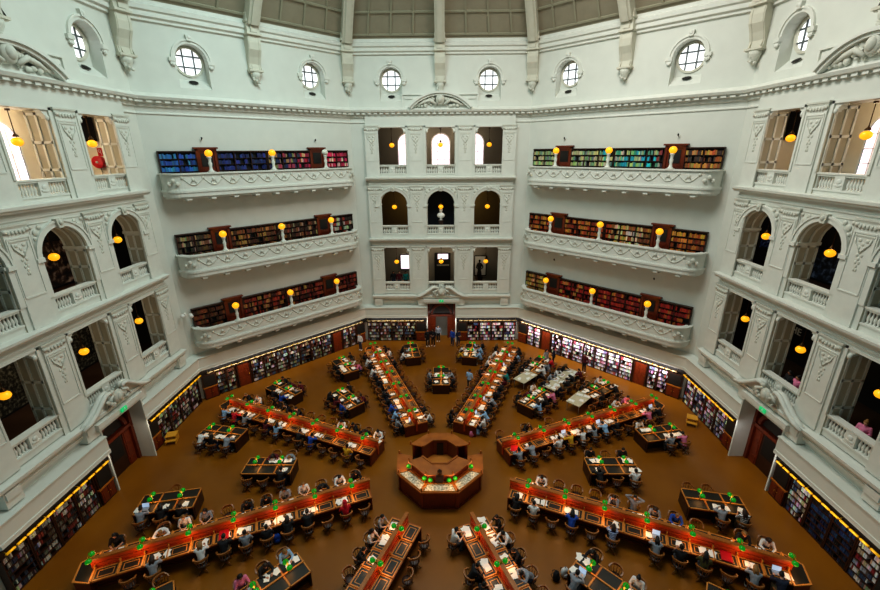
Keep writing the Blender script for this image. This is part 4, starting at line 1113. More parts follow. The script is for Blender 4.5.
def make_pose(key):
    P = POSES[key]; seated = P['pel'][2] < .7; H = Vector(P['head']); hm = headm(P); out = {}
    hp = lambda x, y, z: H + hm @ Vector((x, y, z))
    mb = MB()
    mb.ell(P['pel'], .155, .12, .12, 0, 12, 8); cap(mb, P['pel'], .12, P['che'], .125); mb.ell(P['che'], .165, .11, .17, 0, 12, 8)
    che = Vector(P['che']); nek = Vector(P['nek'])
    for s in (-1, 1): cap(mb, che + V3(s * .06, 0, .08), .09, mirror(P['sh'], s) - V3(s * .03, 0, .01), .065)
    cap(mb, nek - (nek - che).normalized() * .06, .065, H + hm @ V3(0, -.02, -.05), .052)
    mb.ell(H, .076, .094, .112, 0, 14, 10, hm); mb.ell(hp(0, .025, -.06), .055, .062, .06, 0, 12, 8, hm)
    mb.ell(hp(0, .1, -.018), .014, .02, .03, 0, 8, 5, hm); mb.ell(hp(0, .092, .03), .05, .012, .012, 0, 8, 5, hm)
    for s in (-1, 1): mb.ell(hp(s * .078, -.005, -.01), .012, .022, .034, 0, 8, 5, hm)
    fing = MB()
    for s in (-1, 1):
        sh, el, wr, hi, kn, an = (mirror(P[k], s) for k in ('sh', 'el', 'wr', 'hip', 'kn', 'an'))
        cap(mb, sh, .055, el, .04); cap(mb, el, .04, wr, .027)
        d = (wr - el).normalized()
        up = V3(0, 0, 1) if abs(d.z) < .8 else V3(0, 1, 0)
        side = d.cross(up).normalized() * s; nrm = side.cross(d).normalized()
        if key in ('stand',): side = V3(0, 1, 0); nrm = V3(s, 0, 0)
        if key in ('back',): d = V3(-s, 0, .1).normalized(); side = V3(0, 0, -1)
        pal = wr + d * .05
        cap(mb, wr + d * .01, .026, pal + d * .02, .03); 
        curl = V3(0, 0, -1) if key != 'back' else V3(0, -.4, 0)
        for i, (o, L) in enumerate(((-.027, .058), (-.009, .07), (.009, .075), (.027, .068))):
            b0 = pal + d * .03 + side * -o; b1 = b0 + d * L * .55 + curl * .004; b2 = b1 + (d * .75 + curl * .5).normalized() * L * .5
            fing.tube([b0 - d * .02, b0, b1, b2], [.009, .0095, .0088, .006], 6)
        t0 = wr + d * .03 - side * .028; fing.tube([t0, t0 - side * .024 + d * .02, t0 - side * .03 + d * .05], [.012, .011, .007], 6)
        cap(mb, hi, .085, kn, .06); cap(mb, kn, .056, an, .038); ft = V3(0, 1, 0)
        cap(mb, an, .038, an + V3(s * .01, .15, -.05), .032)
    ex = fing
    for s in (-1, 1): ex.ell(hp(s * .03, .087, .008), .011, .008, .007, 1, 8, 5, hm)
    ex.ell(hp(0, .088, -.058), .022, .006, .006, 2, 8, 4, hm)
    out['person'] = fuse(mb, 'person_' + key, .016, ['skin', 'eye', 'lips'], 2, ex)
    # upper garment
    mb = MB(); pe = Vector(P['pel'])
    mb.ell(pe + V3(0, 0, .03), .175, .14, .12, 0, 12, 8); cap(mb, pe + V3(0, 0, .03), .14, che, .145); mb.ell(che, .185, .13, .185, 0, 12, 8)
    for s in (-1, 1):
        sh, el, wr = (mirror(P[k], s) for k in ('sh', 'el', 'wr'))
        cap(mb, che + V3(s * .06, 0, .08), .105, sh - V3(s * .02, 0, .01), .08)
        cap(mb, sh, .072, el, .057); cap(mb, el, .057, el + (wr - el) * (.84 if key != 'type' else .1), .043)
    cap(mb, nek - (nek - che).normalized() * .05, .085, nek + (nek - che).normalized() * .0, .07)
    out['top'] = fuse(mb, 'top_' + key, .02, ['cloth_w'], 2)
    mb = MB()
    mb.ell(pe - V3(0, 0, .02), .165, .13, .12, 0, 12, 8)
    for s in (-1, 1):
        hi, kn, an = (mirror(P[k], s) for k in ('hip', 'kn', 'an'))
        cap(mb, hi, .1, kn, .075); cap(mb, kn, .073, an + V3(0, 0, .03), .056)
    out['trousers'] = fuse(mb, 'trousers_' + key, .022, ['trs_denim'], 2)
    mb = MB()
    for s in (-1, 1):
        an = mirror(P['an'], s); mb.ell(an + V3(s * .012, .06, -.045), .048, .14, .045, 0, 10, 6); mb.ell(an + V3(0, -.01, -.01), .05, .06, .06, 0, 10, 6)
    out['shoes'] = mb.mesh('shoes', [M['shoe']])
    mb = MB(); mb.ell(hp(0, -.024, .026), .09, .1, .115, 0, 14, 10, hm)
    out['short'] = mb.mesh('hair_short', [M['hair_black']])
    mb = MB(); mb.ell(hp(0, -.024, .026), .093, .102, .118, 0, 14, 10, hm); bk = (nek - V3(0, .12, .12))
    cap(mb, hp(0, -.06, .0), .085, hp(0, -.09, -.1), .075)
    for s in (-.05, .05): cap(mb, hp(s, -.08, -.06), .06, bk + V3(s * 1.2, -.02, 0), .035)
    for s in (-1, 1): cap(mb, hp(s * .075, .0, .03), .025, hp(s * .09, .0, -.13), .02)
    out['long'] = fuse(mb, 'hair_long_' + key, .018, ['hair_black'], 2)
    mb = MB(); mb.ell(hp(0, -.024, .026), .09, .1, .115, 0, 14, 10, hm); mb.ell(hp(0, -.1, .1), .05, .05, .05, 0, 10, 7, hm)
    out['bun'] = mb.mesh('hair_bun', [M['hair_black']])
    mb = MB(); mb.ell(hp(0, -.03, .02), .11, .118, .135, 0, 14, 10, hm); cap(mb, hp(0, -.05, -.08), .1, nek - V3(0, .03, .03), .11)
    out['hood'] = mb.mesh('hood', [M['cloth_r']])
    return out
PM = {k: make_pose(k) for k in POSES}
SK = ['skin', 'skin2', 'skin3', 'skin2', 'skin']
def slotmat(o, m):
    o.material_slots[0].link = 'OBJECT'; o.material_slots[0].material = M[m]
prnd = random.Random(21)
def person(pose, loc, rz, top, where, hair=None, hcol=None, trs=None, group=None, what=None):
    pm = PM[pose]; hair = hair or prnd.choice(['short', 'short', 'long', 'long', 'bun']); hcol = hcol or prnd.choice(['black', 'black', 'black', 'brown', 'brown', 'fair'])
    p = link('person', pm['person']); p.location = loc; p.rotation_euler = (0, 0, rz); sc = prnd.uniform(.93, 1.0); p.scale = (sc, sc, sc)
    slotmat(p, prnd.choice(SK))
    for nm, k, m in (('shirt', 'top', 'cloth_' + top), ('trousers', 'trousers', trs or prnd.choice(['trs_denim', 'trs_dark', 'trs_dark', 'trs_grey', 'trs_khaki'])), ('shoes', 'shoes', prnd.choice(['shoe', 'shoe', 'shoew'])), ('hood' if hair == 'hood' else 'hair', hair, 'cloth_r' if hair == 'hood' else 'hair_' + hcol)):
        c = link(nm, pm[k], p); slotmat(c, m)
    ht = {'short': 'short %s hair', 'long': 'long %s hair', 'bun': '%s hair bun', 'hood': 'hood up'}[hair]
    if '%s' in ht: ht = ht % hcol
    tag(p, '%s in %s, %s, %s' % (what or 'person', COLN[top], ht, where), 'person', group or 'readers at the desks')
    return p

# chairs
def chair_proto():
    t = empty('swivel_chair', (0, 0, 0), 0, 'chair', 'chair')
    m = MB(); m.lathe([(.02, .35), (.2, .35), (.225, .37), (.225, .39), (.2, .41), (.02, .415)], (0, 0, 0), 16); m.build('seat', 'chairseat', t)
    m = MB(); n = 14; pts = []
    for i in range(n + 1):
        a = R_(-20) - R_(140) * i / n if False else R_(15 - 210 * i / n); pts.append((.275 * math.cos(a), .25 * math.sin(a) - .0, .78 if 4 <= i <= 10 else .70 + .02 * min(i, n - i)))
    rings = []
    for i, (x, y, z) in enumerate(pts):
        hgt = .05 if 4 <= i <= 10 else .028; w = .028; r = math.hypot(x, y); ux, uy = x / r, y / r
        rings.append([(x - ux * w, y - uy * w, z - hgt), (x + ux * w, y + uy * w, z - hgt), (x + ux * w, y + uy * w, z + hgt), (x - ux * w, y - uy * w, z + hgt)])
    m.loft(rings, 0, False); m.build('back_rail', 'chairwood', t)
    m = MB()
    for i in range(0, 15, 2):
        x, y, z = pts[i]; m.tube([(x * .72, y * .74, .385), (x * .98, y * .98, z)], .014, 6)
    m.build('spindles', 'chairwood', t)
    m = MB(); m.lathe([(.05, .1), (.035, .16), (.03, .26), (.05, .3), (.12, .35)], (0, 0, 0), 10); m.build('column', 'bronze', t)
    fm = MB(); fm.tube([(0, .03, .14), (0, .16, .12), (0, .27, .04)], [.03, .026, .022], 6); fm.ell((0, .27, .025), .03, .03, .025, 0, 8, 5); fm = fm.mesh('foot', [M['chairwood']])
    for i in range(4):
        f = link('foot', fm, t); f.rotation_euler = (0, 0, PI / 4 + PI / 2 * i)
    return park(t)
ch = chair_proto()
# desk lamps on the spines and tables
GLOW = []
def lamp_proto(h=.24, dx=.17):
    t = empty('green_desk_lamp', (0, 0, 0), 0, 'lamp', 'lamp')
    m = MB(); m.lathe([(.05, 0), (.05, .02), (.02, .04), (.014, .06), (.014, h + .12), (.022, h + .14), (.0, h + .18)], (0, 0, 0), 8); m.tube([(-dx, 0, h + .1), (-dx * .8, 0, h + .17), (0, 0, h + .14), (dx * .8, 0, h + .17), (dx, 0, h + .1)], .011, 6); m.build('stem', 'brass', t)
    sm = MB(); sm.lathe([(.12, -.02), (.115, .03), (.09, .08), (.05, .1), (.02, .11)], (0, 0, 0), 12); sm = sm.mesh('lamp_shade', [M['green']])
    bm = MB(); bm.ell((0, 0, -.005), .04, .04, .04, 0, 8, 6); bm = bm.mesh('bulb', [M['bulb']])
    for s in (-1, 1):
        o = link('lamp_shade', sm, t); o.location = (s * dx, 0, h); b = link('bulb', bm, o)
    return park(t)
M['wellfloor'] = mat('lit_well_floor', 'b8742a', .45, .1, 3)  # lightened wood: brightness of the lit well painted into its colour
M['bulb'] = mat('lamp_bulb', 'ffd090', .4, emit=(1, .72, .35), estr=2.5)
lampP = lamp_proto(.03, .19)

# radial desks
YC = 9.88
def spoke_proto():
    t = empty('radial_reading_desk', (0, 0, 0), 0, 'desk', 'reading desk'); y0, y1 = 3.95 - YC, 15.3 - YC
    m = MB(); m.box(-.3, .3, y0, y1, 0, .72); m.box(-.4, .4, y0, y1, 0, .1); m.build('carcass', 'redwood', t)
    m = MB(); m.box(-.75, .75, y0 - .03, y0 + .03, 0, .76); m.box(-.66, -.1, y0 - .05, y0, .12, .64); m.box(.1, .66, y0 - .05, y0, .12, .64); m.build('end_panel', 'redwood', t)
    for s in (-1, 1):
        m = MB(); m.box(*sorted((s * .05, s * .76)), y0 - .05, y1, .715, .765); m.build('desktop', 'desktop', t)
        m = MB(); m.box(*sorted((s * .05, s * .11)), y0, y1, .965, .985); m.box(*sorted((s * .05, s * .12)), y0, y1, .765, .8); m.build('shelf', 'spine', t)
    m = MB(); m.box(-.05, .05, y0 - .1, y1 + .1, .3, 1.2)
    for i in range(13):
        y = y0 + .02 + .87 * i
        for s in (-1, 1): m.box(*sorted((s * .05, s * .062)), y + .06, y + .8, 1.02, 1.15); m.box(*sorted((s * .05, s * .06)), y + .06, y + .8, .83, .94)
    m.build('spine_panel', 'spine', t)
    m = MB(); m.box(-.085, .085, y0 - .13, y1 + .14, 1.2, 1.25); m.box(-.075, .075, y0 - .11, y1 + .1, 1.16, 1.2); m.build('cap_rail', 'oak', t)
    fr = MB(); ins = MB(); dv = MB()
    for a, b, c, d in ((.15, .73, -.42, -.37), (.15, .73, .37, .42), (.15, .2, -.37, .37), (.68, .73, -.37, .37)): fr.box(a, b, c, d, .765, .785)
    for a, b, c, d in ((.27, .305, -.28, .28), (.575, .61, -.28, .28), (.305, .575, -.28, -.25), (.305, .575, .25, .28)): fr.box(a, b, c, d, .765, .779)
    ins.box(.2, .68, -.37, .37, .764, .772); dv.box(.06, .74, -.018, .018, .765, .84); dv.box(.06, .2, -.02, .02, .84, .96)
    fr = fr.mesh('place_frame', [M['lightoak']]); ins = ins.mesh('leather_inset', [M['leather']]); dv = dv.mesh('divider', [M['lightoak']])
    for s in (-1, 1):
        for i in range(13):
            y = 4.38 + .87 * i - YC
            o = link('place_frame', fr, t); o.location = (0, y, 0); o.rotation_euler = (0, 0, 0 if s > 0 else PI)
            q = link('leather_inset', ins, o)
            o = link('divider', dv, t); o.location = (0, y + .435, 0); o.rotation_euler = (0, 0, 0 if s > 0 else PI)
    m = MB(); P = [(-.76, 0), (.76, 0), (.45, .62), (-.45, .62)]; m.prism([(x, y1 + y) for x, y in P], 0, .72); m.build('end_cabinet', 'redwood', t)
    m = MB(); m.prism([(x * 1.02, y1 + y * 1.05) for x, y in P], .72, .765); e = m.build('end_top', 'lightoak', t)
    m = MB(); m.prism([(x * .92, y1 + .05 + y * .85) for x, y in P], .76, .772); m.build('end_inset', 'leather', e)
    return park(t)
sp = spoke_proto()
SPOKES = {'BL': (-22.5, 'back-left'), 'BR': (22.5, 'back-right'), 'LB': (-67.5, 'upper-left'), 'RB': (67.5, 'upper-right'), 'LF': (-112.5, 'lower-left'), 'RF': (112.5, 'lower-right'), 'FL': (-157.5, 'front-left'), 'FR': (157.5, 'front-right')}
WHERE = {'BL': 'from the counter to the far left corner of the back wall', 'BR': 'from the counter to the far right corner of the back wall', 'LB': 'under the back left galleries', 'RB': 'under the back right galleries', 'LF': 'toward the bookcases before the left door', 'RF': 'toward the bookcases before the right door', 'FL': 'left of two at the bottom edge', 'FR': 'right of two at the bottom edge'}
SIDE = {'BL': {'+': 'right side', '-': 'left side'}, 'BR': {'+': 'right side', '-': 'left side'}, 'LB': {'+': 'far side', '-': 'near side'}, 'LF': {'+': 'far side', '-': 'near side'}, 'RB': {'+': 'near side', '-': 'far side'}, 'RF': {'+': 'near side', '-': 'far side'}, 'FL': {'+': 'left side', '-': 'right side'}, 'FR': {'+': 'left side', '-': 'right side'}}
# who sits where: one character per place from the centre outward (letter = colour of top, - empty chair, . no chair)
SEATS = {('BL', '-'): 'glbkk-kkwkwk-', ('BL', '+'): 'wk-------k-wk', ('BR', '-'): 'k------k-wwwk', ('BR', '+'): 'wlkgkkmtkkklk',
         ('LB', '-'): '-y--bk-lm-grl', ('LB', '+'): 'wkkw---kkk-wk', ('RB', '+'): 'gg-wywglk--pk', ('RB', '-'): '-.k.-...-.wp.',
         ('LF', '-'): 'rk-kkkgkw.g-.', ('LF', '+'): 'kwkwgkk-gww.k', ('RF', '-'): '.w---gggb-.kw', ('RF', '+'): 'kw-b-s.gko-gn',
         ('FL', '+'): 'gwk-.........', ('FL', '-'): '----.........', ('FR', '-'): 'kwkg-........', ('FR', '+'): 'w.kk.........'}
FIX = {('LF', '-', 0): '-', ('LF', '-', 1): 'H', ('RF', '-', 6): 'B'}
SEATS[('LF', '-')] = '-H-kkkgkw.g-.'; SEATS[('RF', '-')] = '.w---gGgb-.kw'
def sd(a): th = R_(a); return Vector((math.sin(th), math.cos(th), 0)), Vector((math.cos(th), -math.sin(th), 0))
# desk-top things
pap = []
for v in range(3):
    m = MB(); r = random.Random(v)
    for i in range(2 + v % 2):
        a = r.uniform(-.4, .4); mt = Matrix.Rotation(a, 3, 'Z'); m.obox((r.uniform(-.12, .12), r.uniform(-.05, .08), .004 + .006 * i), .21, .297, .005, mt)
    pap.append(m.mesh('paper_sheets', [M['paper']]))
bkm = MB()
for s in (-1, 1):
    for i in range(4):
        x0, x1 = s * .05 * i, s * .05 * (i + 1); z = lambda x: .012 + .018 * math.sin(min(abs(x) / .2, 1) * PI) ** .7 if 0 < abs(x) < .2 else .008
        bkm.add([(x0, -.14, z(x0)), (x1, -.14, z(x1)), (x1, .14, z(x1)), (x0, .14, z(x0))], [(0, 1, 2, 3) if s > 0 else (3, 2, 1, 0)])
bkm.box(-.21, .21, -.145, .145, 0, .007)
bkm = bkm.mesh('open_book', [M['paper']])
def laptop_proto():
    t = empty('laptop', (0, 0, 0), 0, 'laptop', 'laptop')
    m = MB(); m.box(-.165, .165, -.11, .11, 0, .016); m.build('keyboard_base', 'silver', t)
    m = MB(); m.obox((0, .15, .115), .33, .012, .22, Matrix.Rotation(R_(-18), 3, 'X')); l = m.build('lid', 'silver', t)
    m = MB(); m.obox((0, .143, .115), .3, .004, .19, Matrix.Rotation(R_(-18), 3, 'X')); m.build('screen', 'screen', l)
    return park(t)
lap = laptop_proto()
def desk_item(loc, rz, where, kind=None, rnd=random, by=''):
    k = kind or rnd.choice(['p', 'p', 'p', 'b', 'l'])
    if k == 'l': return spawn(lap, loc, rz, 'open silver laptop%s, %s' % (by, where), 'laptops on the desks')
    o = link('paper_sheets' if k == 'p' else 'open_book', rnd.choice(pap) if k == 'p' else bkm); o.location = loc; o.rotation_euler = (0, 0, rz + rnd.uniform(-.3, .3))
    return tag(o, '%s%s, %s' % ('loose white papers' if k == 'p' else 'open white-paged book', by, where), 'papers' if k == 'p' else 'book', 'papers on the desks' if k == 'p' else 'open books on the desks')
def seat(c, base, face_dir, seatpt, where, itempt, itemz=.79):
    # face_dir: unit vector the sitter looks along
    rz = math.atan2(-face_dir.x, face_dir.y)
    if c == '.': return
    occ = c not in '-'
    q = Vector(seatpt)
    if not in_frame(q + V3(0, 0, .6), 12): return
    if occ:
        cc = {'H': 'r', 'G': 'g'}.get(c, c)
        pose = {'H': 'type', 'G': 'back'}.get(c) or prnd.choice(['read', 'read', 'read', 'type', 'type', 'bow', 'prop'])
        person(pose, q, rz + prnd.uniform(-.12, .12), cc, where, 'hood' if c == 'H' else ('short' if c == 'G' else None), 'black' if c == 'G' else None)
        spawn(ch, q - face_dir * .02, rz, 'wooden swivel chair under reader in %s, %s' % (COLN[cc], where), 'occupied chairs')
        desk_item(itempt, rz, where, None, prnd, ' before reader in ' + COLN[cc])
        if prnd.random() < .6: 
            sdv = Vector((-face_dir.y, face_dir.x, 0)) * prnd.choice((-1, 1)) * .33; o = desk_item(Vector(itempt) + sdv, rz, where, 'p', prnd, ' beside reader in ' + COLN[cc])
            o['label'] = o['label'].replace('loose white papers', 'second white papers')
    else:
        rz2 = rz + prnd.uniform(-.5, .5); spawn(ch, q + face_dir * prnd.uniform(-.05, .12), rz2, 'empty wooden swivel chair, %s' % where, 'empty chairs')
for k, (ang, nm) in SPOKES.items():
    d, l = sd(ang); rz = -R_(ang)
    spawn(sp, tuple(d * YC), rz, 'long radial reading desk, %s' % WHERE[k], 'radial reading desks')
    for i in range(7):
        p = d * (4.75 + 1.77 * i) + V3(0, 0, 1.25)
        if not in_frame(p, 10): continue
        spawn(lampP, tuple(p), rz, 'green twin-shade lamp on the %s radial desk spine, %s from centre' % (nm, ORD[i]), 'green lamps on the radial desks')
        for s in (-1, 1): GLOW.append(d * (4.75 + 1.77 * i) + l * s * .42 + V3(0, 0, 1.08))
    for sgn in '+-':
        s = 1 if sgn == '+' else -1
        for i, c in enumerate(SEATS[(k, sgn)]):
            where = '%s radial desk, %s, %s from centre' % (nm, SIDE[k][sgn], ORD[i])
            seat(c, None, -l * s, d * (4.38 + .87 * i) + l * s * 1.14, where, tuple(d * (4.38 + .87 * i) + l * s * .44 + V3(0, 0, .79)))

# small tables between the radial desks
def table_proto(L=2.65, W=1.28):
    t = empty('reading_table', (0, 0, 0), 0, 'table', 'reading table'); a, b = W / 2, L / 2
    m = MB(); m.box(-.28, .28, -b + .12, b - .12, 0, .72); m.box(-.34, .34, -b + .08, b - .08, 0, .08); m.build('pedestal', 'darkwood', t)
    for s in (-1, 1):
        m = MB(); m.box(-a + .03, a - .03, *sorted((s * (b - .07), s * (b - .02))), 0, .72); m.box(-a + .14, a - .14, *sorted((s * (b - .02), s * b)), .1, .62); m.build('end_panel', 'darkwood', t)
    m = MB(); m.box(-a, a, -b, b, .72, .77); m.build('tabletop', 'desktop', t)
    fr = MB(); n = 3
    for x in (-a, a - .05): fr.box(x, x + .05, -b, b, .77, .795)
    fr.box(-.03, .03, -b, b, .77, .83)
    for i in range(n + 1): y = -b + (L - .05) * i / n; fr.box(-a, a, y, y + .05, .77, .795)
    fr.build('edge_frame', 'lightoak', t)
    im = MB(); im.box(-a / 2 + .03, a / 2 - .03, -L / 6 + .05, L / 6 - .05, .765, .776); im = im.mesh('leather_inset', [M['leather']])
    for s in (-1, 1):
        for i in range(3): o = link('leather_inset', im, t); o.location = (s * a / 2, -L / 3 + L / 3 * i, 0)
    return park(t)
tb = table_proto(); lampT = lamp_proto(.34)
lampT['label'] = 'lamp'
TABLES = [('L', -90, 'in', '..k', None), ]
SECT = {-90: 'left', -45: 'back-left', 0: 'back', 45: 'back-right', 90: 'right', -135: 'front-left', 135: 'front-right'}
TS = [  # sector, kind, side names (+,-), seats +, seats -
    (-90, 'in', ('far', 'near'), 'gm.', 'k--'), (-90, '+', ('far', 'near'), '...', 'gkw'), (-90, '-', ('far', 'near'), '.-.', 'kkg'),
    (-45, 'in', ('far', 'near'), 'm-k', 'bmk'), (-45, '+', ('far', 'near'), 'pwk', 'kk-'), (-45, '-', ('far', 'near'), 'mmk', 'bk.'),
    (0, 'in', ('right', 'left'), 'kg-', 'kg-'), (0, '+', ('right', 'left'), 'llk', 'yw-'), (0, '-', ('right', 'left'), '---', 'wk.'),
    (45, 'in', ('near', 'far'), 'lkp', 'kmw'), (45, '+', ('near', 'far'), 'k-k', 'kow'), (45, '-', ('near', 'far'), 'wgr', 'kk.'),
    (90, 'in', ('near', 'far'), 'k-w', 'k-k'), (90, '+', ('near', 'far'), '.gz', '--.'), (90, '-', ('near', 'far'), '.gp', 'w-.'),
    (-135, 'in', ('far', 'near'), 'lkp', '...'), (-135, '+', ('far', 'near'), '-..', '...'), (135, 'in', ('near', 'far'), 'g..', 'k-w'), (135, '-', ('near', 'far'), 'ww.', '...')]
END3 = ['inner end', 'middle', 'outer end']
for ang, kd, sn, sp_, sm_ in TS:
    d, l = sd(ang)
    if kd == 'in': c = d * (9.57 if ang == 0 else 9.25); rot = -R_(ang); nm = 'inner %s table' % SECT[ang]
    else:
        s = 1 if kd == '+' else -1; far_ = {90: -1, -90: 1}.get(ang, 0) * s; c = d * {0: 13.85, 90: 13.25, -90: 13.25}.get(ang, 13.4) + l * s * (2.8 if far_ > 0 else 2.45 if far_ < 0 else 2.55); a2 = ang + s * 10.8; rot = -R_(a2)
        d, l = sd(a2)
        which = {-90: ('far', 'near'), -45: ('back-side', 'left-side'), 0: ('right', 'left'), 45: ('near', 'far'), 90: ('near', 'far'), -135: ('wall-side', 'lower'), 135: ('lower', 'wall-side')}[ang][0 if kd == '+' else 1]
        nm = 'outer %s %s table' % (SECT[ang], which)
    if not in_frame(c + V3(0, 0, .8), 40): continue
    spawn(tb, tuple(c), rot, 'oak-edged reading table with dark leather tops, %s between radial desks' % nm, 'reading tables')
    for i, y in enumerate((-.66, .66)):
        p = c + d * y + V3(0, 0, .83)
        spawn(lampT, tuple(p), rot, 'green twin-shade lamp on the %s, %s' % (nm, ('inner end', 'outer end')[i]), 'green lamps on the reading tables')
        GLOW.append(c + d * y + V3(0, 0, 1.1))
    for s, st, sname in ((1, sp_, sn[0]), (-1, sm_, sn[1])):
        for i, ccc in enumerate(st):
            y = (i - 1) * .88
            seat(ccc, None, -l * s, c + d * y + l * s * .95, '%s, %s side, %s' % (nm, sname, END3[i]), tuple(c + d * y + l * s * .36 + V3(0, 0, .8)))
# white folding tables of the study group on the right
def folding_proto():
    t = empty('folding_table', (0, 0, 0), 0, 'folding table', 'folding table')
    m = MB(); m.box(-.5, .5, -.9, .9, .71, .75); m.build('tabletop', 'paperish', t)
    for x in (-.42, .42):
        for y in (-.8, .8): q = MB(); q.tube([(x, y, 0), (x, y, .71)], .022, 8); q.build('leg', 'silver', t)
    return park(t)
M['paperish'] = mat('table_cloth_white', 'c8bca0', .6, .1, 8)
ft = folding_proto(); d, l = sd(45)
for nm, r, lat, sp_, sm_ in (('middle white folding table', 11.9, -.1, 'nk', 'kg'), ('outer white folding table', 13.8, -.1, 'km', 'wk'), ('small far white table', 11.2, -2.2, '..', '.k'), ('small near white table', 11.3, 2.1, '.-', '..')):
    c = d * r + l * lat
    spawn(ft, tuple(c), -R_(45), '%s covered with papers, back-right group' % nm, 'white folding tables')
    for i, (a, b) in enumerate(((-.25, -.6), (.2, -.1), (-.2, .45), (.25, .6))): desk_item(tuple(c + l * a + d * b + V3(0, 0, .755)), -R_(45), '%s, %s quarter' % (nm, ORD[i]), prnd.choice('ppb'), prnd)
    for s, st in ((1, sp_), (-1, sm_)):
        for i, ccc in enumerate(st):
            seat(ccc, None, -l * s, c + d * (i - .5) * .95 + l * s * .85, '%s, %s %s' % (nm.replace(' white', ''), 'near' if s > 0 else 'far', ('inner', 'outer')[i]), tuple(c + d * (i - .5) * .9 + l * s * .25 + V3(0, 0, .765)))

# central counter
M['inlay'] = M['display']
t = empty('central_counter', (0, 0, 0), 0, 'octagonal wooden central counter with raised roof-like top and display cases', 'counter'); t.scale = (.89, .89, 1)
def seg(i, r0, r1, z0, z1, z0b=None, z1b=None, a=None, b=None):   # one side of an octagonal ring; z may differ between outer and inner edge
    a = PI / 4 * i - PI / 8 if a is None else a; b = PI / 4 * i + PI / 8 if b is None else b; m = MB(); z0b = z0 if z0b is None else z0b; z1b = z1 if z1b is None else z1b
    P = lambda r, t, z: (r * math.cos(t), r * math.sin(t), z)
    m.add([P(r0, a, z0b), P(r1, a, z0), P(r1, b, z0), P(r0, b, z0b), P(r0, a, z1b), P(r1, a, z1), P(r1, b, z1), P(r0, b, z1b)], [(0, 3, 2, 1), (4, 5, 6, 7), (0, 1, 5, 4), (1, 2, 6, 5), (2, 3, 7, 6), (3, 0, 4, 7)]); return m
CT, KT = 1.1, 1.72          # counter and crown heights
for i in range(8):
    a_, b_ = (None, .25) if i == 0 else (PI - .25, None) if i == 4 else (None, None)
    if i not in (1, 2, 3):
        m = seg(i, 1.75, 2.58, 0, CT - .08, a=a_, b=b_); q = seg(i, 1.7, 2.64, 0, .1, a=a_, b=b_); m.add(q.v, q.f); m.build('counter_front', 'redwood', t)
        w = seg(i, 1.75, 2.72, CT - .08, CT, a=a_, b=b_).build('counter_top', 'crown', t)
    else: seg(i, 1.7, 1.84, 0, KT - .14).build('counter_front', 'redwood', t)
    if i in (5, 6, 7):
        a = PI / 4 * i; tx, ty = -math.sin(a), math.cos(a); rx, ry = math.cos(a), math.sin(a)
        P = lambda u, r, z: (r * rx + u * tx, r * ry + u * ty, z)
        k = MB(); k.add([P(-.68, 1.9, CT + .01), P(.68, 1.9, CT + .01), P(.86, 2.38, CT + .01), P(-.86, 2.38, CT + .01)], [(3, 2, 1, 0)])
        k.build('display_case', 'display', w)
        for (u0, r0_, u1, r1_) in ((-.72, 1.86, .72, 1.86), (.72, 1.86, .92, 2.43), (.92, 2.43, -.92, 2.43), (-.92, 2.43, -.72, 1.86)):
            e = MB(); e.tube([P(u0, r0_, CT + .02), P(u1, r1_, CT + .02)], .03, 5); e.build('case_frame', 'lightoak', w)
    if i in (0, 4): seg(i, 1.2, 1.75, .8, .86).build('gate_top', 'leather', t)
    else:
        if i > 4: seg(i, 1.66, 1.8, CT, KT - .14).build('upper_panel', 'redwood', t)
        seg(i, 1.12, 1.22, 0, KT - .02).build('inner_panel', 'redwood', t)
        cr = seg(i, 1.1, 2.0, KT - .14, KT - .08, KT - .06, KT).build('sloped_top', 'crown', t); seg(i, 1.07, 1.18, KT - .02, KT + .04).build('inner_rim', 'crown', cr)
m = MB(); m.prism([(1.12 * math.cos(PI / 8 + PI / 4 * i), 1.12 * math.sin(PI / 8 + PI / 4 * i)) for i in range(8)], 0, .75); m.build('inner_platform', 'wellfloor', t)
for i in range(8):
    a = PI / 8 + PI / 4 * i
    for r, z0, z1 in ((1.95, KT - .08, KT), (2.6, CT - .04, CT + .06)):
        if r > 2: 
            if i in (1, 2): continue
            a = {0: .25, 3: PI - .25}.get(i, a)
        m = MB(); m.lathe([(.05, z0), (.05, z1), (.03, z1 + .02), (.06, z1 + .07), (.04, z1 + .12), (.0, z1 + .13)], (r * math.cos(a), r * math.sin(a), 0), 10); m.build('finial', 'oak', t)
    if i in (1, 2): continue
    m = MB(); m.box(-.09, .09, -.09, .09, 0, CT - .03); o = m.build('corner_post', 'redwood', t); o.location = (2.52 * math.cos(a), 2.52 * math.sin(a), 0); o.rotation_euler = (0, 0, a)
m = MB(); m.lathe([(.05, KT), (.13, KT + .02), (.13, KT + .1), (.05, KT + .16), (.03, KT + .2)], (0, -1.75, 0), 12); m.box(-.22, .22, -1.9, -1.7, CT + .1, KT - .1); m.build('clock_block', 'darkwood', t)
m = MB(); m.box(-.2, .2, .98, 1.03, .76, 1.5); m.build('inner_doorway', 'board', t)  # flat black sheet painting the darkness of the doorway gap
def ball_lamp_proto():
    t = empty('counter_lamp', (0, 0, 0), 0, 'lamp', 'lamp'); m = MB(); m.lathe([(.06, 0), (.06, .02), (.015, .04), (.015, .22)], (0, 0, 0), 8); m.build('stem', 'brass', t)
    m = MB(); m.lathe([(.12, .2), (.12, .24), (.09, .3), (.03, .33)], (0, 0, 0), 12); m.build('lamp_shade', 'green', t); return park(t)
cl = ball_lamp_proto()
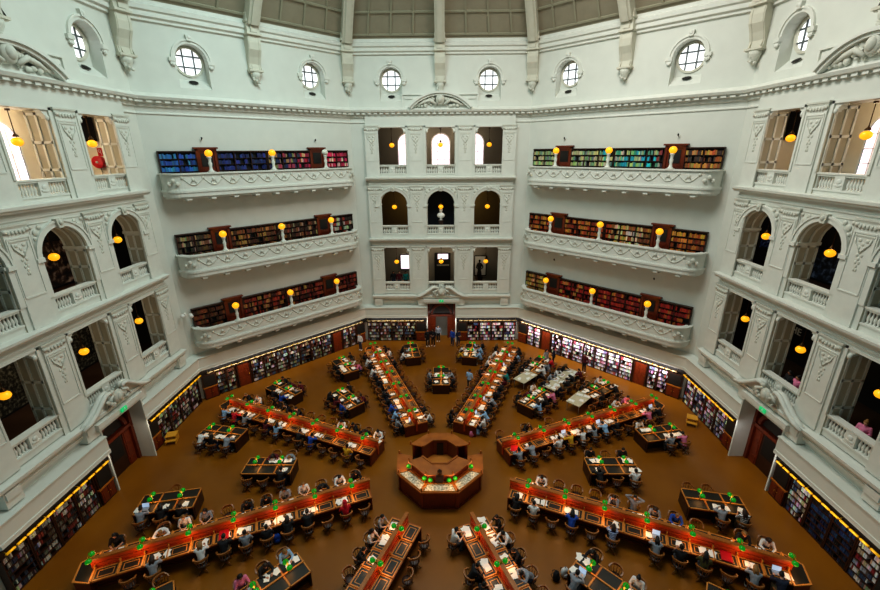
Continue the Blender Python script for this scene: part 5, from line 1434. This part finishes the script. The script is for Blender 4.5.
for i, (deg, r, tx) in enumerate(((-157, 1.98, 'left end of the left display case'), (-117, 1.92, 'right end of the left display case'), (-106, 1.92, 'left end of the front display case'), (-74, 1.92, 'right end of the front display case'), (-63, 1.92, 'left end of the right display case'), (-23, 1.98, 'right end of the right display case'))):
    spawn(cl, (.89 * r * math.cos(R_(deg)), .89 * r * math.sin(R_(deg)), CT), 0, 'green glass lamp on the central counter, %s' % tx, 'green lamps on the counter')
    GLOW.append(V3(1.88 * math.cos(R_(deg)), 1.88 * math.sin(R_(deg)), 1.45))

# bags and bright things
def backpack(loc, rz, m1, label):
    t = empty('backpack', loc, rz, label, 'bag'); m = MB(); rings = []
    for z, w, dd in ((0, .13, .08), (.04, .16, .11), (.2, .165, .12), (.34, .14, .1), (.42, .08, .06), (.44, .02, .02)): rings.append([(w * math.copysign(abs(math.cos(a)) ** .6, math.cos(a)), dd * math.copysign(abs(math.sin(a)) ** .6, math.sin(a)), z) for a in [2 * PI * k / 14 for k in range(14)]])
    m.loft(rings); m.build('bag_body', m1, t); m = MB(); m.ell((0, -.12, .14), .11, .05, .1, 0, 10, 6); m.build('pocket', m1, t)
    for s in (-1, 1): m = MB(); m.tube([(s * .08, .1, .38), (s * .1, .19, .25), (s * .08, .11, .06)], .015, 5); m.build('strap', 'black', t)
    m = MB(); m.tube([(-.04, 0, .42), (0, 0, .48), (.04, 0, .42)], .012, 5); m.build('handle', 'black', t)
backpack((-7.4, -4.0, 0), .4, 'cloth_b', 'blue backpack on the floor by the lower-left radial desk')
backpack((4.85, -5.75, 0), 1, 'cloth_k', 'black backpack on the floor beside the front-right table')
backpack((5.25, -5.6, 0), .2, 'cloth_w', 'white backpack on the floor beside the front-right table')
backpack((2.3, 3.65, 0), .3, 'cloth_l', 'pale blue backpack on the floor at the back-right radial desk end')
backpack((1.95, 3.5, 0), .9, 'cloth_p', 'pink backpack on the floor at the back-right radial desk end')
for loc, rz, tx in (((*(sd(-112.5)[0] * 10.5 - sd(-112.5)[1] * .38)[:2], .79), .4, 'bright red folder on the near side of the lower-left radial desk'), ((*(sd(112.5)[0] * 13.1 + sd(112.5)[1] * .36)[:2], .79), -.4, 'bright red folder on the near side of the lower-right radial desk'), ((*(sd(67.5)[0] * 4.4 + sd(67.5)[1] * .38)[:2], .79), -.2, 'bright red folder at the centre end of the upper-right radial desk')):
    t = empty('red_folder', loc, rz, tx, 'folder'); m = MB(); m.box(-.2, .2, -.26, .26, 0, .012); m.build('cover', 'red', t); m = MB(); m.box(-.185, .19, -.24, .24, .012, .03); m.build('sheets', 'paper', t); m = MB(); m.box(-.2, .2, -.26, .26, .03, .042); m.build('front_cover', 'red', t)

# people on their feet and behind the arcades
G2 = 'people standing'
person('stand', (-7.24, 15.5, 0), 2.6, 'w', 'standing by the back left corner bookcase', 'short', 'black', 'trs_denim', G2)
person('hold', (2.08, 8.8, 0), -.6, 'l', 'standing left of the back-right radial desk', 'short', 'brown', 'trs_grey', G2)
person('hold', (9.2, 12.4, 0), 1.2, 'n', 'standing among the back-right group by the shelves', 'short', 'black', 'trs_dark', G2)
person('stand', (11.4, 11.4, 0), 2.2, 'm', 'standing before the bright shelves, back right', 'short', 'black', 'trs_dark', G2)
person('stand', (8.5, 12.2, 0), -2.6, 'g', 'standing beside the far white table, back right', 'long', 'black', 'trs_denim', G2)
person('stand', (-1.25, 16.2, 0), -2.9, 'k', 'standing before the back doorway, leftmost', 'short', 'black', 'trs_dark', G2)
person('hold', (-.75, 16.35, 0), 2.8, 'k', 'standing before the back doorway, second', 'long', 'black', 'trs_dark', G2)
person('stand', (-.3, 17.3, 0), 3.0, 'g', 'standing in the back doorway', 'short', 'brown', 'trs_dark', G2)
person('stand', (1.0, 16.4, 0), 2.5, 'b', 'standing right of the back doorway', 'short', 'black', 'trs_denim', G2)
person('hold', (1.5, 16.3, 0), -2.6, 'n', 'standing by the cupboard right of the back doorway', 'long', 'brown', 'trs_denim', G2)
for u, c_, tx, hr in ((-4.5, 'k', 'leftmost', 'long'), (-3.95, 'm', 'second', 'short'), (-3.35, 't', 'third', 'bun')):
    person('stand', (u, 19.0, 4.55), PI + .2, c_, '%s of three behind lowest left opening, back wall' % tx, hr, 'black', None, 'people behind the arcades')
fr_ = FACES['right']
for wy, wx, c_, tx, hr, po in ((.1, 17.8, 'k', 'left of a pair behind the middle right opening', 'long', 'hold'), (-.35, 17.8, 'p', 'right of a pair behind the middle right opening', 'bun', 'stand')):
    person(po, (wx, wy, 4.55), PI / 2, c_, tx, hr, 'black', None, 'people behind the arcades')
person('hold', (17.75, -3.95, 4.55), PI / 2 + .4, 'p', 'in the lowest right opening nearest the viewer', 'bun', 'fair', 'trs_grey', 'people behind the arcades')
me = bpy.data.meshes.new_from_object(fo.evaluated_get(bpy.context.evaluated_depsgraph_get())); mt_ = fo.matrix_basis.copy(); pr_ = {k: fo[k] for k in fo.keys()}
bpy.data.objects.remove(fo); fo = link('wall_letters', me); fo.matrix_basis = mt_
for k, v in pr_.items(): fo[k] = v
for g in GLOW: plight('desk_glow', tuple(g), 6.5, (1, .46, .16), .16)
for o in list(bpy.context.scene.objects):      # the furniture's centre lies a step nearer than the middle of the walls
    if o.parent is None and o.name not in FIRST_PART and o.location.z < 4 and o.type != 'CAMERA' and o.name != 'wall_letters': o.location.y -= .4
for p in protos:
    if p.get('_free'):
        for c in list(p.children):
            for g in list(c.children): bpy.data.objects.remove(g)
            bpy.data.objects.remove(c)
        bpy.data.objects.remove(p)

# ------------------------------------------------------------------ light
w = bpy.data.worlds.new('world'); bpy.context.scene.world = w; w.use_nodes = True
w.node_tree.nodes['Background'].inputs['Color'].default_value = (.55, .88, .9, 1); w.node_tree.nodes['Background'].inputs['Strength'].default_value = .2
for nm, x, e, col in (('skylight_warm', 5.5, 2250, (1, .97, .9)), ('skylight_cool', -5.5, 1800, (.7, .96, .95))):  # tinted lamps added below the dome to cool left walls, warm right ones
    l = bpy.data.lights.new(nm, 'AREA'); l.shape = 'DISK'; l.size = 8; l.energy = e; l.color = col
    o = bpy.data.objects.new(nm, l); C.link(o); o.location = (x, 3, 30.0)
vs = bpy.context.scene.view_settings; vs.view_transform = 'Standard'; vs.look = 'Medium High Contrast'; vs.exposure = 0
